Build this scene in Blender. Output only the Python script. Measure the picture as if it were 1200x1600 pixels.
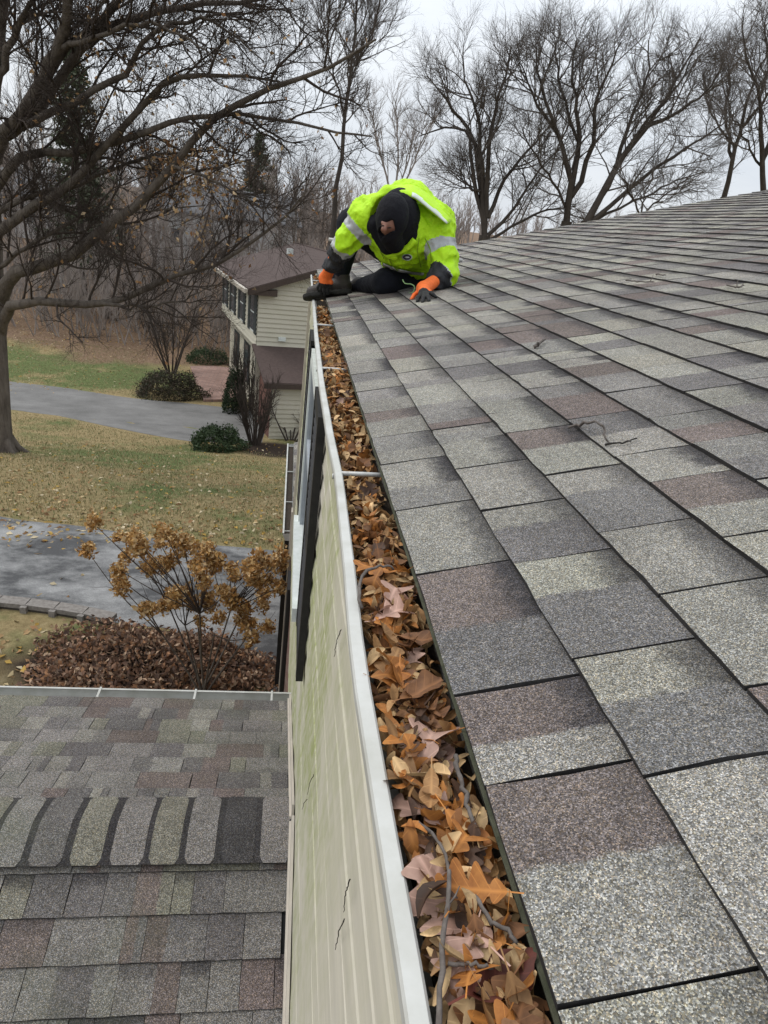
import bpy, bmesh, math, random
import numpy as np
from mathutils import Vector, Matrix

for o in list(bpy.data.objects):
    bpy.data.objects.remove(o)
scene = bpy.context.scene
COL = scene.collection
R = math.radians
rng = np.random.default_rng(11)
random.seed(11)

# ------------------------------------------------------------------ camera
YAW, PITCH, ROLL = 0.168504, 0.401099, 0.131982
CAM = np.array([-0.2029, 0.0, 0.46235])
FPX = 1039.16
_cy, _sy = math.cos(YAW), math.sin(YAW)
FW = np.array([_sy * math.cos(PITCH), _cy * math.cos(PITCH), -math.sin(PITCH)])
_r = np.array([_cy, -_sy, 0.0])
_u = np.cross(_r, FW)
RT = _r * math.cos(ROLL) + _u * math.sin(ROLL)
UP = -_r * math.sin(ROLL) + _u * math.cos(ROLL)
cd = bpy.data.cameras.new('camera')
cam = bpy.data.objects.new('camera', cd)
COL.objects.link(cam)
cd.sensor_fit = 'VERTICAL'
cd.sensor_height = 24.0
cd.lens = FPX / 1600 * 24.0
cd.clip_start = 0.02
cd.clip_end = 3000
m = Matrix.Identity(4)
for i in range(3):
    m[i][0], m[i][1], m[i][2], m[i][3] = RT[i], UP[i], -FW[i], CAM[i]
cam.matrix_world = m
scene.camera = cam

# ------------------------------------------------------------------ sky, sun, exposure
SUN_EL, SUN_AZ = R(52), R(-60)
world = bpy.data.worlds.new('World')
scene.world = world
world.use_nodes = True
nt = world.node_tree
nt.nodes.clear()
def N(t, typ, **kw):
    n = t.nodes.new(typ)
    for k, v in kw.items():
        setattr(n, k, v)
    return n
wo = N(nt, 'ShaderNodeOutputWorld')
sky = N(nt, 'ShaderNodeTexSky', sky_type='NISHITA', sun_disc=False, sun_elevation=SUN_EL, sun_rotation=SUN_AZ)
sky.dust_density = 4.0
bg1 = N(nt, 'ShaderNodeBackground'); bg1.inputs['Strength'].default_value = 0.06
nt.links.new(sky.outputs[0], bg1.inputs[0])
tc = N(nt, 'ShaderNodeTexCoord')
sx = N(nt, 'ShaderNodeSeparateXYZ'); nt.links.new(tc.outputs['Generated'], sx.inputs[0])
mp = N(nt, 'ShaderNodeMapping'); mp.inputs['Scale'].default_value = (1.0, 1.0, 3.2)
nt.links.new(tc.outputs['Generated'], mp.inputs[0])
nz = N(nt, 'ShaderNodeTexNoise'); nz.inputs['Scale'].default_value = 2.6; nz.inputs['Detail'].default_value = 7; nz.inputs['Roughness'].default_value = .58
nt.links.new(mp.outputs[0], nz.inputs['Vector'])
rp = N(nt, 'ShaderNodeValToRGB')
rp.color_ramp.elements[0].position = .34; rp.color_ramp.elements[0].color = (.67, .715, .775, 1)
rp.color_ramp.elements[1].position = .66; rp.color_ramp.elements[1].color = (.80, .835, .875, 1)
nt.links.new(nz.outputs[0], rp.inputs[0])
# an overcast sky is brighter overhead than at the horizon, the same all round
mr = N(nt, 'ShaderNodeMapRange'); mr.inputs['From Min'].default_value = 0.05; mr.inputs['From Max'].default_value = 1
mr.inputs['To Min'].default_value = .95; mr.inputs['To Max'].default_value = 1.9
nt.links.new(sx.outputs['Z'], mr.inputs['Value'])
bg2 = N(nt, 'ShaderNodeBackground')
nt.links.new(rp.outputs[0], bg2.inputs[0]); nt.links.new(mr.outputs[0], bg2.inputs[1])
mx = N(nt, 'ShaderNodeMixShader'); mx.inputs[0].default_value = .85
nt.links.new(bg1.outputs[0], mx.inputs[1]); nt.links.new(bg2.outputs[0], mx.inputs[2])
nt.links.new(mx.outputs[0], wo.inputs[0])

sd = bpy.data.lights.new('sun', 'SUN')
sd.energy = 1.1; sd.angle = R(25); sd.color = (1, .97, .93)
sun = bpy.data.objects.new('sun', sd)
COL.objects.link(sun)
_sd = Vector((math.sin(SUN_AZ) * math.cos(SUN_EL), math.cos(SUN_AZ) * math.cos(SUN_EL), math.sin(SUN_EL)))
sun.rotation_euler = _sd.to_track_quat('Z', 'Y').to_euler()

vs = scene.view_settings
vs.view_transform = 'Standard'
vs.look = 'None'
vs.gamma = 1
vs.exposure = 0.32
vs.use_curve_mapping = False

# ------------------------------------------------------------------ measuring helpers (metres; a photo point and a real depth)
def ray(px, py):
    return FW + RT * ((px - 600) / FPX) - UP * ((py - 800) / FPX)
def at(px, py, Y):
    d = ray(px, py); return CAM + d * (Y / d[1])
def on_z(px, py, z):
    d = ray(px, py); return CAM + d * ((z - CAM[2]) / d[2])
PHI = 0.279557
D_UP = np.array([math.cos(PHI), 0, math.sin(PHI)])
D_N = np.array([-math.sin(PHI), 0, math.cos(PHI)])
def on_roof(px, py, off=0.0):
    d = ray(px, py); return CAM + d * ((off - CAM @ D_N) / (d @ D_N))
TY = [-60, 12.5, 16, 23, 27, 36, 50, 70, 110, 200, 600, 2000]
TZ = [-5.3, -5.3, -5.9, -7.6, -8.0, -8.1, -7.3, -5.2, -2.6, 0.5, 6, 8]
def terr(x, y):
    return np.interp(y, TY, TZ) + 0.0 * np.asarray(x)
def on_ground(px, py):
    d = ray(px, py); t = np.linspace(2, 400, 20000)
    P = CAM + d * t[:, None]
    i = np.argmax(P[:, 2] < terr(P[:, 0], P[:, 1]))
    return P[i]

# ------------------------------------------------------------------ object helpers
def prop(o, label=None, cat=None, group=None, kind=None):
    if label: o['label'] = label
    if cat: o['category'] = cat
    if group: o['group'] = group
    if kind: o['kind'] = kind
    return o
def empty(name, loc=(0, 0, 0)):
    o = bpy.data.objects.new(name, None)
    o.empty_display_size = .1
    o.location = loc
    COL.objects.link(o)
    return o
def link(name, me, parent=None, mats=None, smooth=False):
    o = bpy.data.objects.new(name, me)
    COL.objects.link(o)
    if mats is not None and len(me.materials) == 0:
        for mm in (mats if isinstance(mats, (list, tuple)) else [mats]):
            me.materials.append(mm)
    if parent is not None:
        o.parent = parent
        o.matrix_parent_inverse = Matrix.Translation(parent_loc(parent)).inverted()
    if smooth:
        me.shade_smooth()
    return o
def parent_loc(o):
    return o.location.copy() if o.type == 'EMPTY' else Vector((0, 0, 0))
def mesh_of(name, V, F, mi=None):
    """V (n,3); F list of arrays (m,k) or ragged list"""
    me = bpy.data.meshes.new(name)
    V = np.asarray(V, dtype=np.float32)
    if isinstance(F, np.ndarray):
        F = F.astype(np.int32)
        n, k = F.shape
        me.vertices.add(len(V)); me.vertices.foreach_set('co', V.ravel())
        me.loops.add(n * k); me.loops.foreach_set('vertex_index', F.ravel())
        me.polygons.add(n)
        me.polygons.foreach_set('loop_start', np.arange(0, n * k, k, dtype=np.int32))
        me.polygons.foreach_set('loop_total', np.full(n, k, dtype=np.int32))
        if mi is not None:
            me.polygons.foreach_set('material_index', np.asarray(mi, dtype=np.int32))
        me.update(calc_edges=True)
    else:
        me.from_pydata(V.tolist(), [], [list(map(int, f)) for f in F])
        if mi is not None:
            me.polygons.foreach_set('material_index', np.asarray(mi, dtype=np.int32))
        me.update()
    return me
class MB:
    """collects shapes into one mesh"""
    def __init__(s): s.V = []; s.F = []; s.M = []
    def add(s, V, F, mi=0):
        b = len(s.V); s.V += [tuple(map(float, v)) for v in V]
        s.F += [tuple(b + i for i in f) for f in F]; s.M += [mi] * len(F)
        return s
    def box(s, c, sz, ax=None, mi=0):
        c = np.asarray(c, float); h = np.asarray(sz, float) / 2
        A = np.eye(3) if ax is None else np.asarray(ax, float)
        V = [c + A[0] * (h[0] * a) + A[1] * (h[1] * b) + A[2] * (h[2] * d) for a in (-1, 1) for b in (-1, 1) for d in (-1, 1)]
        F = [(0, 1, 3, 2), (4, 6, 7, 5), (0, 4, 5, 1), (2, 3, 7, 6), (0, 2, 6, 4), (1, 5, 7, 3)]
        return s.add(V, F, mi)
    def b2(s, lo, hi, mi=0):
        lo = np.asarray(lo, float); hi = np.asarray(hi, float)
        return s.box((lo + hi) / 2, np.abs(hi - lo), None, mi)
    def prism(s, poly, d, mi=0):
        """poly: list of 3D points, extruded by vector d"""
        n = len(poly); d = np.asarray(d, float)
        V = [np.asarray(q, float) for q in poly]; V = V + [q + d for q in V]
        F = [tuple(range(n))[::-1], tuple(range(n, 2 * n))] + [(i, (i + 1) % n, n + (i + 1) % n, n + i) for i in range(n)]
        return s.add(V, F, mi)
    def tube(s, pts, rad, k=6, mi=0, cap=True):
        V, F = tube_arr(pts, rad, k)
        F = [tuple(f) for f in F]
        if cap:
            n = len(pts); F += [tuple(range(k))[::-1], tuple(range((n - 1) * k, n * k))]
        return s.add(V, F, mi)
    def build(s, name, mats, parent=None, smooth=False):
        me = mesh_of(name, np.array(s.V), s.F, s.M)
        return link(name, me, parent, mats, smooth)
def tube_arr(pts, rad, k):
    P = np.asarray(pts, float); n = len(P)
    rad = np.broadcast_to(np.asarray(rad, float), (n,))
    T = np.gradient(P, axis=0)
    T /= np.linalg.norm(T, axis=1)[:, None] + 1e-12
    ref = np.array([0.31, 0.2, 0.93]) if abs(T[0] @ np.array([0.31, 0.2, 0.93])) < .9 else np.array([.95, .1, -.3])
    A = np.cross(T, ref); A /= np.linalg.norm(A, axis=1)[:, None] + 1e-12
    B = np.cross(T, A)
    th = np.arange(k) * (2 * math.pi / k)
    V = P[:, None, :] + rad[:, None, None] * (A[:, None, :] * np.cos(th)[None, :, None] + B[:, None, :] * np.sin(th)[None, :, None])
    V = V.reshape(-1, 3)
    i = np.arange(n - 1)[:, None] * k; j = np.arange(k)[None, :]; j2 = (j + 1) % k
    F = np.stack([i + j, i + j2, i + k + j2, i + k + j], -1).reshape(-1, 4)
    return V, F
def set_attr(me, name, data, typ='FLOAT_COLOR', dom='FACE'):
    a = me.attributes.new(name, typ, dom)
    key = {'FLOAT_COLOR': 'color', 'FLOAT': 'value', 'FLOAT_VECTOR': 'vector'}[typ]
    a.data.foreach_set(key, np.asarray(data, dtype=np.float32).ravel())

# ------------------------------------------------------------------ materials
def new_mat(name, rough=.8, spec=.3):
    m = bpy.data.materials.new(name); m.use_nodes = True
    t = m.node_tree; b = t.nodes['Principled BSDF']
    b.inputs['Roughness'].default_value = rough
    b.inputs['Specular IOR Level'].default_value = spec
    return m, t, b
def L(t, a, b): t.links.new(a, b)
def ramp(t, stops, interp='LINEAR'):
    n = N(t, 'ShaderNodeValToRGB'); r = n.color_ramp; r.interpolation = interp
    while len(r.elements) < len(stops): r.elements.new(.5)
    for e, (p, c) in zip(r.elements, stops):
        e.position = p; e.color = (c[0], c[1], c[2], 1) if hasattr(c, '__len__') else (c, c, c, 1)
    return n
def mixc(t, fac, a, b, mode='MIX'):
    n = N(t, 'ShaderNodeMix', data_type='RGBA', blend_type=mode)
    for sock, v in ((n.inputs[0], fac), (n.inputs[6], a), (n.inputs[7], b)):
        if isinstance(v, bpy.types.NodeSocket): t.links.new(v, sock)
        elif hasattr(v, '__len__'): sock.default_value = (v[0], v[1], v[2], 1)
        else: sock.default_value = v
    return n.outputs[2]
def noise(t, scale, detail=4, rough=.5, vec=None, dims=None):
    n = N(t, 'ShaderNodeTexNoise'); n.inputs['Scale'].default_value = scale
    n.inputs['Detail'].default_value = detail; n.inputs['Roughness'].default_value = rough
    if vec is None:
        vec = N(t, 'ShaderNodeTexCoord').outputs['Object']
    t.links.new(vec, n.inputs['Vector'])
    return n
def stretch(t, sc):
    m_ = N(t, 'ShaderNodeMapping'); m_.inputs['Scale'].default_value = sc
    t.links.new(N(t, 'ShaderNodeTexCoord').outputs['Object'], m_.inputs[0])
    return m_.outputs[0]
def bump(t, b, h, strength=.3, dist=.01):
    n = N(t, 'ShaderNodeBump'); n.inputs['Strength'].default_value = strength; n.inputs['Distance'].default_value = dist
    t.links.new(h, n.inputs['Height']); t.links.new(n.outputs[0], b.inputs['Normal'])
def simple(name, c1, c2=None, rough=.8, scale=8, spec=.3, bmp=0, bscale=None, bd=.01, metal=0, detail=5, st=None):
    m, t, b = new_mat(name, rough, spec)
    if c2 is None: c2 = tuple(x * .8 for x in c1)
    v = stretch(t, st) if st else None
    nz_ = noise(t, scale, detail, .6, v)
    rp_ = ramp(t, [(.3, c1), (.7, c2)]); L(t, nz_.outputs[0], rp_.inputs[0])
    L(t, rp_.outputs[0], b.inputs['Base Color'])
    b.inputs['Metallic'].default_value = metal
    if bmp:
        n2 = noise(t, bscale or scale * 3, 5, .6, v); bump(t, b, n2.outputs[0], bmp, bd)
    return m
def shingle_mat(name, tint=(1, 1, 1), gscale=860, algae=0):
    m, t, b = new_mat(name, .95, .15)
    A1 = N(t, 'ShaderNodeAttribute', attribute_name='tone'); A2 = N(t, 'ShaderNodeAttribute', attribute_name='tone2')
    Q = N(t, 'ShaderNodeAttribute', attribute_name='uvq')
    q = N(t, 'ShaderNodeSeparateXYZ'); L(t, Q.outputs['Vector'], q.inputs[0])
    tco = N(t, 'ShaderNodeTexCoord').outputs['Object']
    n1 = noise(t, 45, 3, .6, tco)
    add = N(t, 'ShaderNodeMath', operation='MULTIPLY_ADD'); L(t, n1.outputs[0], add.inputs[0]); add.inputs[1].default_value = .10; L(t, q.outputs[0], add.inputs[2])
    sub = N(t, 'ShaderNodeMath', operation='SUBTRACT'); L(t, add.outputs[0], sub.inputs[0]); L(t, q.outputs[2], sub.inputs[1])
    st = N(t, 'ShaderNodeMapRange', interpolation_type='SMOOTHSTEP'); st.inputs['From Min'].default_value = .03; st.inputs['From Max'].default_value = .075
    L(t, sub.outputs[0], st.inputs['Value'])
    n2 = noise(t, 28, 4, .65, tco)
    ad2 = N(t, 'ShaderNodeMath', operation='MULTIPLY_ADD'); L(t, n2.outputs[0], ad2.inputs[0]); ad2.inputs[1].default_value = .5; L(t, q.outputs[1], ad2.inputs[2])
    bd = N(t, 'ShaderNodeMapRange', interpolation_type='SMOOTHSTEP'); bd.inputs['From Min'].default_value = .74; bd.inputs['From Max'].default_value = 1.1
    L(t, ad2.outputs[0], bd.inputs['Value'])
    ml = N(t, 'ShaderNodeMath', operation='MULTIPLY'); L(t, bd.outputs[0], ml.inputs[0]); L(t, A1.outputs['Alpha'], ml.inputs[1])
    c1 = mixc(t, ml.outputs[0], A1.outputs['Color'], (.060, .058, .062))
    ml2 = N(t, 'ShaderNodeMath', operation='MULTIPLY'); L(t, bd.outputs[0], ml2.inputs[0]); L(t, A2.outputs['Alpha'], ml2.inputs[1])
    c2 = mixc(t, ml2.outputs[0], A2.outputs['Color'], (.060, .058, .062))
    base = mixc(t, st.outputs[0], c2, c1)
    # granules: every stone its own shade
    vo = N(t, 'ShaderNodeTexVoronoi'); vo.inputs['Scale'].default_value = gscale; L(t, tco, vo.inputs['Vector'])
    sp = N(t, 'ShaderNodeSeparateColor'); L(t, vo.outputs['Color'], sp.inputs[0])
    gr = ramp(t, [(0, .34), (.35, .66), (.62, .98), (.82, 1.4), (.93, 1.95), (1, 2.4)]); L(t, sp.outputs[0], gr.inputs[0])
    c = mixc(t, 1.0, base, gr.outputs[0], 'MULTIPLY')
    hue = ramp(t, [(0, (1.0, 1.0, 1.04)), (.6, (1, 1, 1)), (.8, (1.12, 1.02, .80)), (1, (1.15, .98, .84))]); L(t, sp.outputs[1], hue.inputs[0])
    c = mixc(t, 1.0, c, hue.outputs[0], 'MULTIPLY')
    n3 = noise(t, 3.2, 5, .6, tco)
    wr = ramp(t, [(.3, .78), (.7, 1.18)]); L(t, n3.outputs[0], wr.inputs[0])
    c = mixc(t, 1.0, c, wr.outputs[0], 'MULTIPLY')
    n5 = noise(t, 90, 3, .7, tco)
    w5 = ramp(t, [(.3, .8), (.7, 1.2)]); L(t, n5.outputs[0], w5.inputs[0])
    c = mixc(t, 1.0, c, w5.outputs[0], 'MULTIPLY')
    c = mixc(t, 1.0, c, tint, 'MULTIPLY')
    if algae:
        n4 = noise(t, 1.7, 4, .6, tco); r4 = ramp(t, [(.5, 0), (.72, algae)]); L(t, n4.outputs[0], r4.inputs[0])
        c = mixc(t, r4.outputs[0], c, (.10, .115, .07))
    L(t, c, b.inputs['Base Color'])
    bump(t, b, vo.outputs['Distance'], .9, .0018)
    return m
M = {}
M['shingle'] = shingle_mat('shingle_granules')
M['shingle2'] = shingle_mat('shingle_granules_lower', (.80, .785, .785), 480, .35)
M['asphalt_edge'] = simple('asphalt_edge', (.018, .017, .017), (.035, .032, .03), .95, 200)
M['deck'] = simple('roof_underlay', (.012, .012, .012), (.02, .02, .02), .95, 40)
M['white_metal'] = simple('white_aluminium', (.50, .50, .475), (.37, .365, .325), .5, 11, .4, .1, 300, .001)
M['gutter_in'] = simple('gutter_inside', (.10, .095, .085), (.22, .21, .19), .8, 25)
M['ferrule'] = simple('dull_aluminium', (.50, .50, .48), (.34, .33, .31), .5, 90, .5, metal=.3)
M['black_paint'] = simple('black_shutter', (.012, .012, .013), (.025, .024, .024), .55, 30)
M['grey_trim'] = simple('grey_trim', (.42, .45, .48), (.33, .36, .39), .5, 12)
M['pale_trim'] = simple('pale_trim', (.66, .68, .66), (.50, .54, .50), .6, 18)
M['beige_trim'] = simple('beige_trim', (.50, .45, .38), (.42, .38, .32), .6, 12)
M['brick_red'] = simple('brick_red', (.16, .075, .055), (.10, .05, .04), .9, 14)

def glass_mat():
    m, t, b = new_mat('window_glass', .06, .8)
    b.inputs['Base Color'].default_value = (.06, .07, .08, 1)
    return m
M['glass'] = glass_mat()

def siding_mat(name, c1, c2, algae):
    m, t, b = new_mat(name, .55, .35)
    v = stretch(t, (1, 1, 1))
    n1 = noise(t, 60, 6, .65, stretch(t, (1, .06, 1)))
    r1 = ramp(t, [(.3, c2), (.7, c1)]); L(t, n1.outputs[0], r1.inputs[0])
    c = r1.outputs[0]
    n2 = noise(t, 2.0, 5, .6, stretch(t, (1, 1.2, .8)))
    r2 = ramp(t, [(.34, 0), (.58, algae)]); L(t, n2.outputs[0], r2.inputs[0])
    n3 = noise(t, 34, 5, .7, stretch(t, (1, 1, .25)))
    r3 = ramp(t, [(.35, .25), (.65, 1)]); L(t, n3.outputs[0], r3.inputs[0])
    f = mixc(t, 1.0, r2.outputs[0], r3.outputs[0], 'MULTIPLY')
    se = N(t, 'ShaderNodeSeparateXYZ'); L(t, v, se.inputs[0])
    sm = N(t, 'ShaderNodeMapRange', interpolation_type='SMOOTHSTEP'); sm.inputs['From Min'].default_value = .7; sm.inputs['From Max'].default_value = 1.6; sm.inputs['To Min'].default_value = .28
    L(t, se.outputs['Y'], sm.inputs['Value']); f = mixc(t, 1.0, f, sm.outputs[0], 'MULTIPLY')
    c = mixc(t, f, c, (.235, .27, .075))
    L(t, c, b.inputs['Base Color'])
    bump(t, b, n1.outputs[0], .12, .002)
    return m
M['siding'] = siding_mat('house_siding', (.56, .52, .435), (.45, .42, .355), .95)
M['siding_n'] = siding_mat('neighbour_siding', (.54, .505, .41), (.46, .43, .36), .15)

# ------------------------------------------------------------------ shingles
EXP = 0.143
TONES = {'light': (.262, .257, .235), 'pale': (.290, .283, .248), 'mid': (.222, .217, .208), 'grey': (.162, .157, .156),
         'brown': (.172, .147, .139), 'dark': (.080, .078, .081), 'green': (.205, .205, .172)}
def tone(name):
    j = rng.uniform(.9, 1.1); c = TONES[name]
    return [c[0] * j, c[1] * j * rng.uniform(.985, 1.015), c[2] * j]
def shingle_geo(P, y0, y1, s0, s1, lift, thick=.006, ny=4):
    """one laminated shingle: P(s,y,n) maps roof coordinates to metres"""
    ys = np.linspace(y0, y1, ny + 1)
    jb = rng.normal(0, .0009, ny + 1); jn = rng.normal(0, .0005, ny + 1)
    bend0, bend1 = rng.normal(0, .0014, 2)
    V = []; uvq = []
    for row, (s, nn) in enumerate(((s0, .0090), ((s0 + s1) / 2, .0060), (s1, .0030))):
        for i, y in enumerate(ys):
            so = s + (jb[i] if row == 0 else 0)
            yo = y + ((bend0 if i == 0 else bend1 if i == ny else 0) if row == 1 else 0)
            n_ = nn + lift * (1 - .8 * row / 2) + (jn[i] if row == 0 else 0)
            V.append(P(so, yo, n_)); uvq.append((i / ny, row / 2.0))
    nt_ = len(V)
    per = [0 * (ny + 1) + i for i in range(ny + 1)] + [1 * (ny + 1) + ny, 2 * (ny + 1) + ny] + [2 * (ny + 1) + i for i in range(ny - 1, -1, -1)] + [1 * (ny + 1)]
    F = []; mi = []
    for r_ in range(2):
        for i in range(ny):
            a = r_ * (ny + 1) + i; F.append((a, a + ny + 1, a + ny + 2, a + 1)); mi.append(0)
    low = {}
    for k in per:
        row = k // (ny + 1); i = k % (ny + 1)
        s = (s0, (s0 + s1) / 2, s1)[row]
        nn = (.0090, .0060, .003)[row] - thick
        low[k] = len(V); V.append(P(s, ys[i], nn)); uvq.append(uvq[k])
    for a, b_ in zip(per, per[1:] + per[:1]):
        F.append((a, b_, low[b_], low[a])); mi.append(1)
    return V, F, mi, uvq
def shingle_attrs(me, uvq, splits, t1, t2, nfaces):
    pass
class ShBatch:
    def __init__(s): s.V = []; s.F = []; s.mi = []; s.q = []; s.t1 = []; s.t2 = []
    def add(s, geo, t1, t2, split):
        V, F, mi, uvq = geo; b = len(s.V)
        s.V += V; s.F += [tuple(b + i for i in f) for f in F]; s.mi += mi
        s.q += [(u, v, split) for u, v in uvq]
        s.t1 += [t1] * len(F); s.t2 += [t2] * len(F)
    def build(s, name, mats, parent, kind=None):
        me = mesh_of(name, np.array(s.V), s.F, s.mi)
        set_attr(me, 'uvq', s.q, 'FLOAT_VECTOR', 'POINT')
        set_attr(me, 'tone', s.t1); set_attr(me, 'tone2', s.t2)
        o = link(name, me, parent, mats)
        if kind: o['kind'] = kind
        return o
def random_tones():
    a = random.choices(['light', 'pale', 'mid', 'grey', 'brown'], [34, 12, 26, 14, 14])[0]
    if random.random() < .5:
        b_ = random.choices(['light', 'pale', 'mid', 'grey', 'brown'], [30, 10, 24, 26, 10])[0]; sp = random.uniform(.25, .65)
    else:
        b_ = a; sp = -1
    return a, b_, sp
def screen_area(P):
    d = np.asarray(P) - CAM; z = d @ FW
    if z.min() < .05: return 0
    u = 600 + FPX * (d @ RT) / z; v = 800 - FPX * (d @ UP) / z
    if u.max() < 0 or u.min() > 1200 or v.max() < 0 or v.min() > 1600: return 0
    return (min(u.max(), 1200) - max(u.min(), 0)) * (min(v.max(), 1600) - max(v.min(), 0))

# ================================================================== MAIN HOUSE
RAKE_Y = 6.92
house = empty('house', (1.5, 3.0, -5.3))
prop(house, 'house whose shingled roof, leaf-filled gutter and mouldy siding fill the foreground', 'house')
def RP(s, y, n): return tuple(D_UP * s + np.array([0, y, 0]) + D_N * n)
S_TOP = 6.0
mb = MB(); mb.prism([RP(.01, -1.2, -.004), RP(.01, RAKE_Y - .01, -.004), RP(S_TOP, RAKE_Y - .01, -.004), RP(S_TOP, -1.2, -.004)], D_N * -.02)
roof = mb.build('roof', M['deck'], house)
# measured joints on the lowest courses (photo points on each butt line), then random widths
def yj(pts): return [on_roof(*q)[1] for q in pts]
J = {0: yj([(868, 1590), (760, 1240), (715, 1097), (652, 907), (618, 807), (597, 734), (583, 691), (572, 652), (562, 617), (553, 590)]),
     1: yj([(1011, 1224), (900, 1039), (808, 889), (756, 806), (715, 741)]),
     2: yj([(1031, 939), (941, 840), (854, 750), (790, 685)]),
     3: yj([(1133, 850), (1019, 762), (965, 720)])}
SPEC = {0: [('pale', 'mid', -1), ('brown', 'light', .52), ('brown', 'light', .38), ('brown', 'grey', .45), ('light', 'light', -1), ('light', 'mid', .4), ('mid', 'light', .4), ('brown', 'light', .6), ('mid', 'light', .5), ('grey', 'light', .5), ('light', 'light', -1)],
        1: [('light', 'light', -1), ('pale', 'grey', .55), ('pale', 'grey', .58), ('light', 'grey', .6), ('light', 'mid', -1), ('light', 'mid', -1)],
        2: [('light', 'mid', -1), ('light', 'pale', -1), ('light', 'grey', .6), ('brown', 'light', .55), ('light', 'light', -1)],
        3: [('pale', 'light', -1), ('brown', 'light', .45), ('light', 'light', .2), ('grey', 'light', .5)]}
pieces = []
ncourse = int(S_TOP / EXP)
for k in range(ncourse):
    js = list(J.get(k, []))
    if not js: js = [rng.uniform(-.1, .1)]
    first = len(js)
    # grow both ways
    y = js[0]; pre = []
    while y > -1.1:
        y -= rng.choice([.14, .17, .2, .25]) * rng.uniform(.9, 1.15); pre.insert(0, y)
    y = js[-1]; post = []
    while y < RAKE_Y:
        y += rng.choice([.11, .15, .19, .25], p=[.2, .3, .3, .2]) * rng.uniform(.88, 1.15); post.append(y)
    if len(post) > 1 and RAKE_Y - post[-2] < .06: post.pop(-2)
    post[-1] = RAKE_Y + .0 + rng.normal(0, .004)
    seq = pre + js + post
    for i in range(len(seq) - 1):
        y0, y1 = seq[i], seq[i + 1]
        kk = i - (len(pre) - 1)
        sp = SPEC[k][kk] if k in SPEC and 0 <= kk < len(SPEC[k]) else random_tones()
        s0 = k * EXP - .0046 if k else 0.0
        pieces.append((k, s0, y0 + .0017, y1 - .0017, sp))
areas = [screen_area([RP(s0, y0, 0), RP(s0 + EXP, y0, 0), RP(s0 + EXP, y1, 0), RP(s0, y1, 0)]) for (k, s0, y0, y1, sp) in pieces]
order = np.argsort(areas)[::-1]
singles = set(order[:300].tolist())
rest = ShBatch()
for i, (k, s0, y0, y1, sp) in enumerate(pieces):
    lift = rng.uniform(0, .0028)
    geo = shingle_geo(RP, y0, y1, s0, s0 + EXP + .012, lift, .0068)
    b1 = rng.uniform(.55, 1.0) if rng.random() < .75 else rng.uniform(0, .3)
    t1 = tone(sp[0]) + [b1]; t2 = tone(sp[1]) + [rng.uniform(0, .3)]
    if i in singles:
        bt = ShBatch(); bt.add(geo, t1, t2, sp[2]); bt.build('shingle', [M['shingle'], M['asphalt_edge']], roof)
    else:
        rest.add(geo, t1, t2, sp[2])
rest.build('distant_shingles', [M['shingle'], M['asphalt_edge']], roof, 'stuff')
# starter course under the eave edge, mossy
M['moss_edge'] = simple('mossy_edge', (.045, .05, .03), (.09, .09, .06), .95, 60, bmp=.5, bscale=300, bd=.003)
mb = MB(); mb.prism([RP(-.003, -1.2, -.0045), RP(-.003, RAKE_Y - .02, -.0045), RP(.06, RAKE_Y - .02, -.0045), RP(.06, -1.2, -.0045)], D_N * -.004)
mb.build('starter_strip', M['moss_edge'], roof)
mb = MB(); mb.prism([RP(-.02, RAKE_Y - .012, -.03), RP(S_TOP, RAKE_Y - .012, -.03), RP(S_TOP, RAKE_Y - .012, -.19), RP(-.02, RAKE_Y - .012, -.19)], (0, .02, 0))
mb.build('rake_board', M['pale_trim'], house)

# gutter: a K-style trough that wanders a little, as old gutters do
GW = ([-1.2, .26, .45, .65, .9, 1.28, 1.6, 2.2, 3.0, 4.1, 5.2, 6.5], [-.098, -.098, -.1025, -.1075, -.101, -.096, -.103, -.1065, -.102, -.090, -.080, -.066])
def gx(y): return float(np.interp(y, *GW))
G_END = 6.46
prof = [(.035, .0), (.034, -.112), (-.040, -.115), (-.052, -.092), (-.072, -.078), (-.088, -.050), (-.0985, -.034), (-.1000, -.0165), (-.0985, -.0135), (-.086, -.0125), (-.0838, -.0150), (-.0845, -.021)]
ysg = np.concatenate([np.linspace(-1.2, 3, 43), np.linspace(3.15, G_END, 24)])
V = []
for y in ysg:
    g = gx(y); zz = .0012 * math.sin(y * 5.1) + .001 * math.sin(y * 11.7)
    for x, z in prof:
        w = max(0, min(1, (.035 - x) / .135)); V.append((x + (g + .1) * w, y, z + zz * w))
n = len(prof); F = []
for i in range(len(ysg) - 1):
    for j in range(n - 1):
        a = i * n + j; F.append((a, a + 1, a + n + 1, a + n))
V2 = V + [tuple(q) for q in V[-n:]]
b0 = len(V); F.append(tuple(range(b0, b0 + n)))
me = mesh_of('gutter', np.array(V2), F)
gutter = link('gutter', me, house, [M['white_metal']])
sol = gutter.modifiers.new('thickness', 'SOLIDIFY'); sol.thickness = .0016; sol.offset = 0
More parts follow.
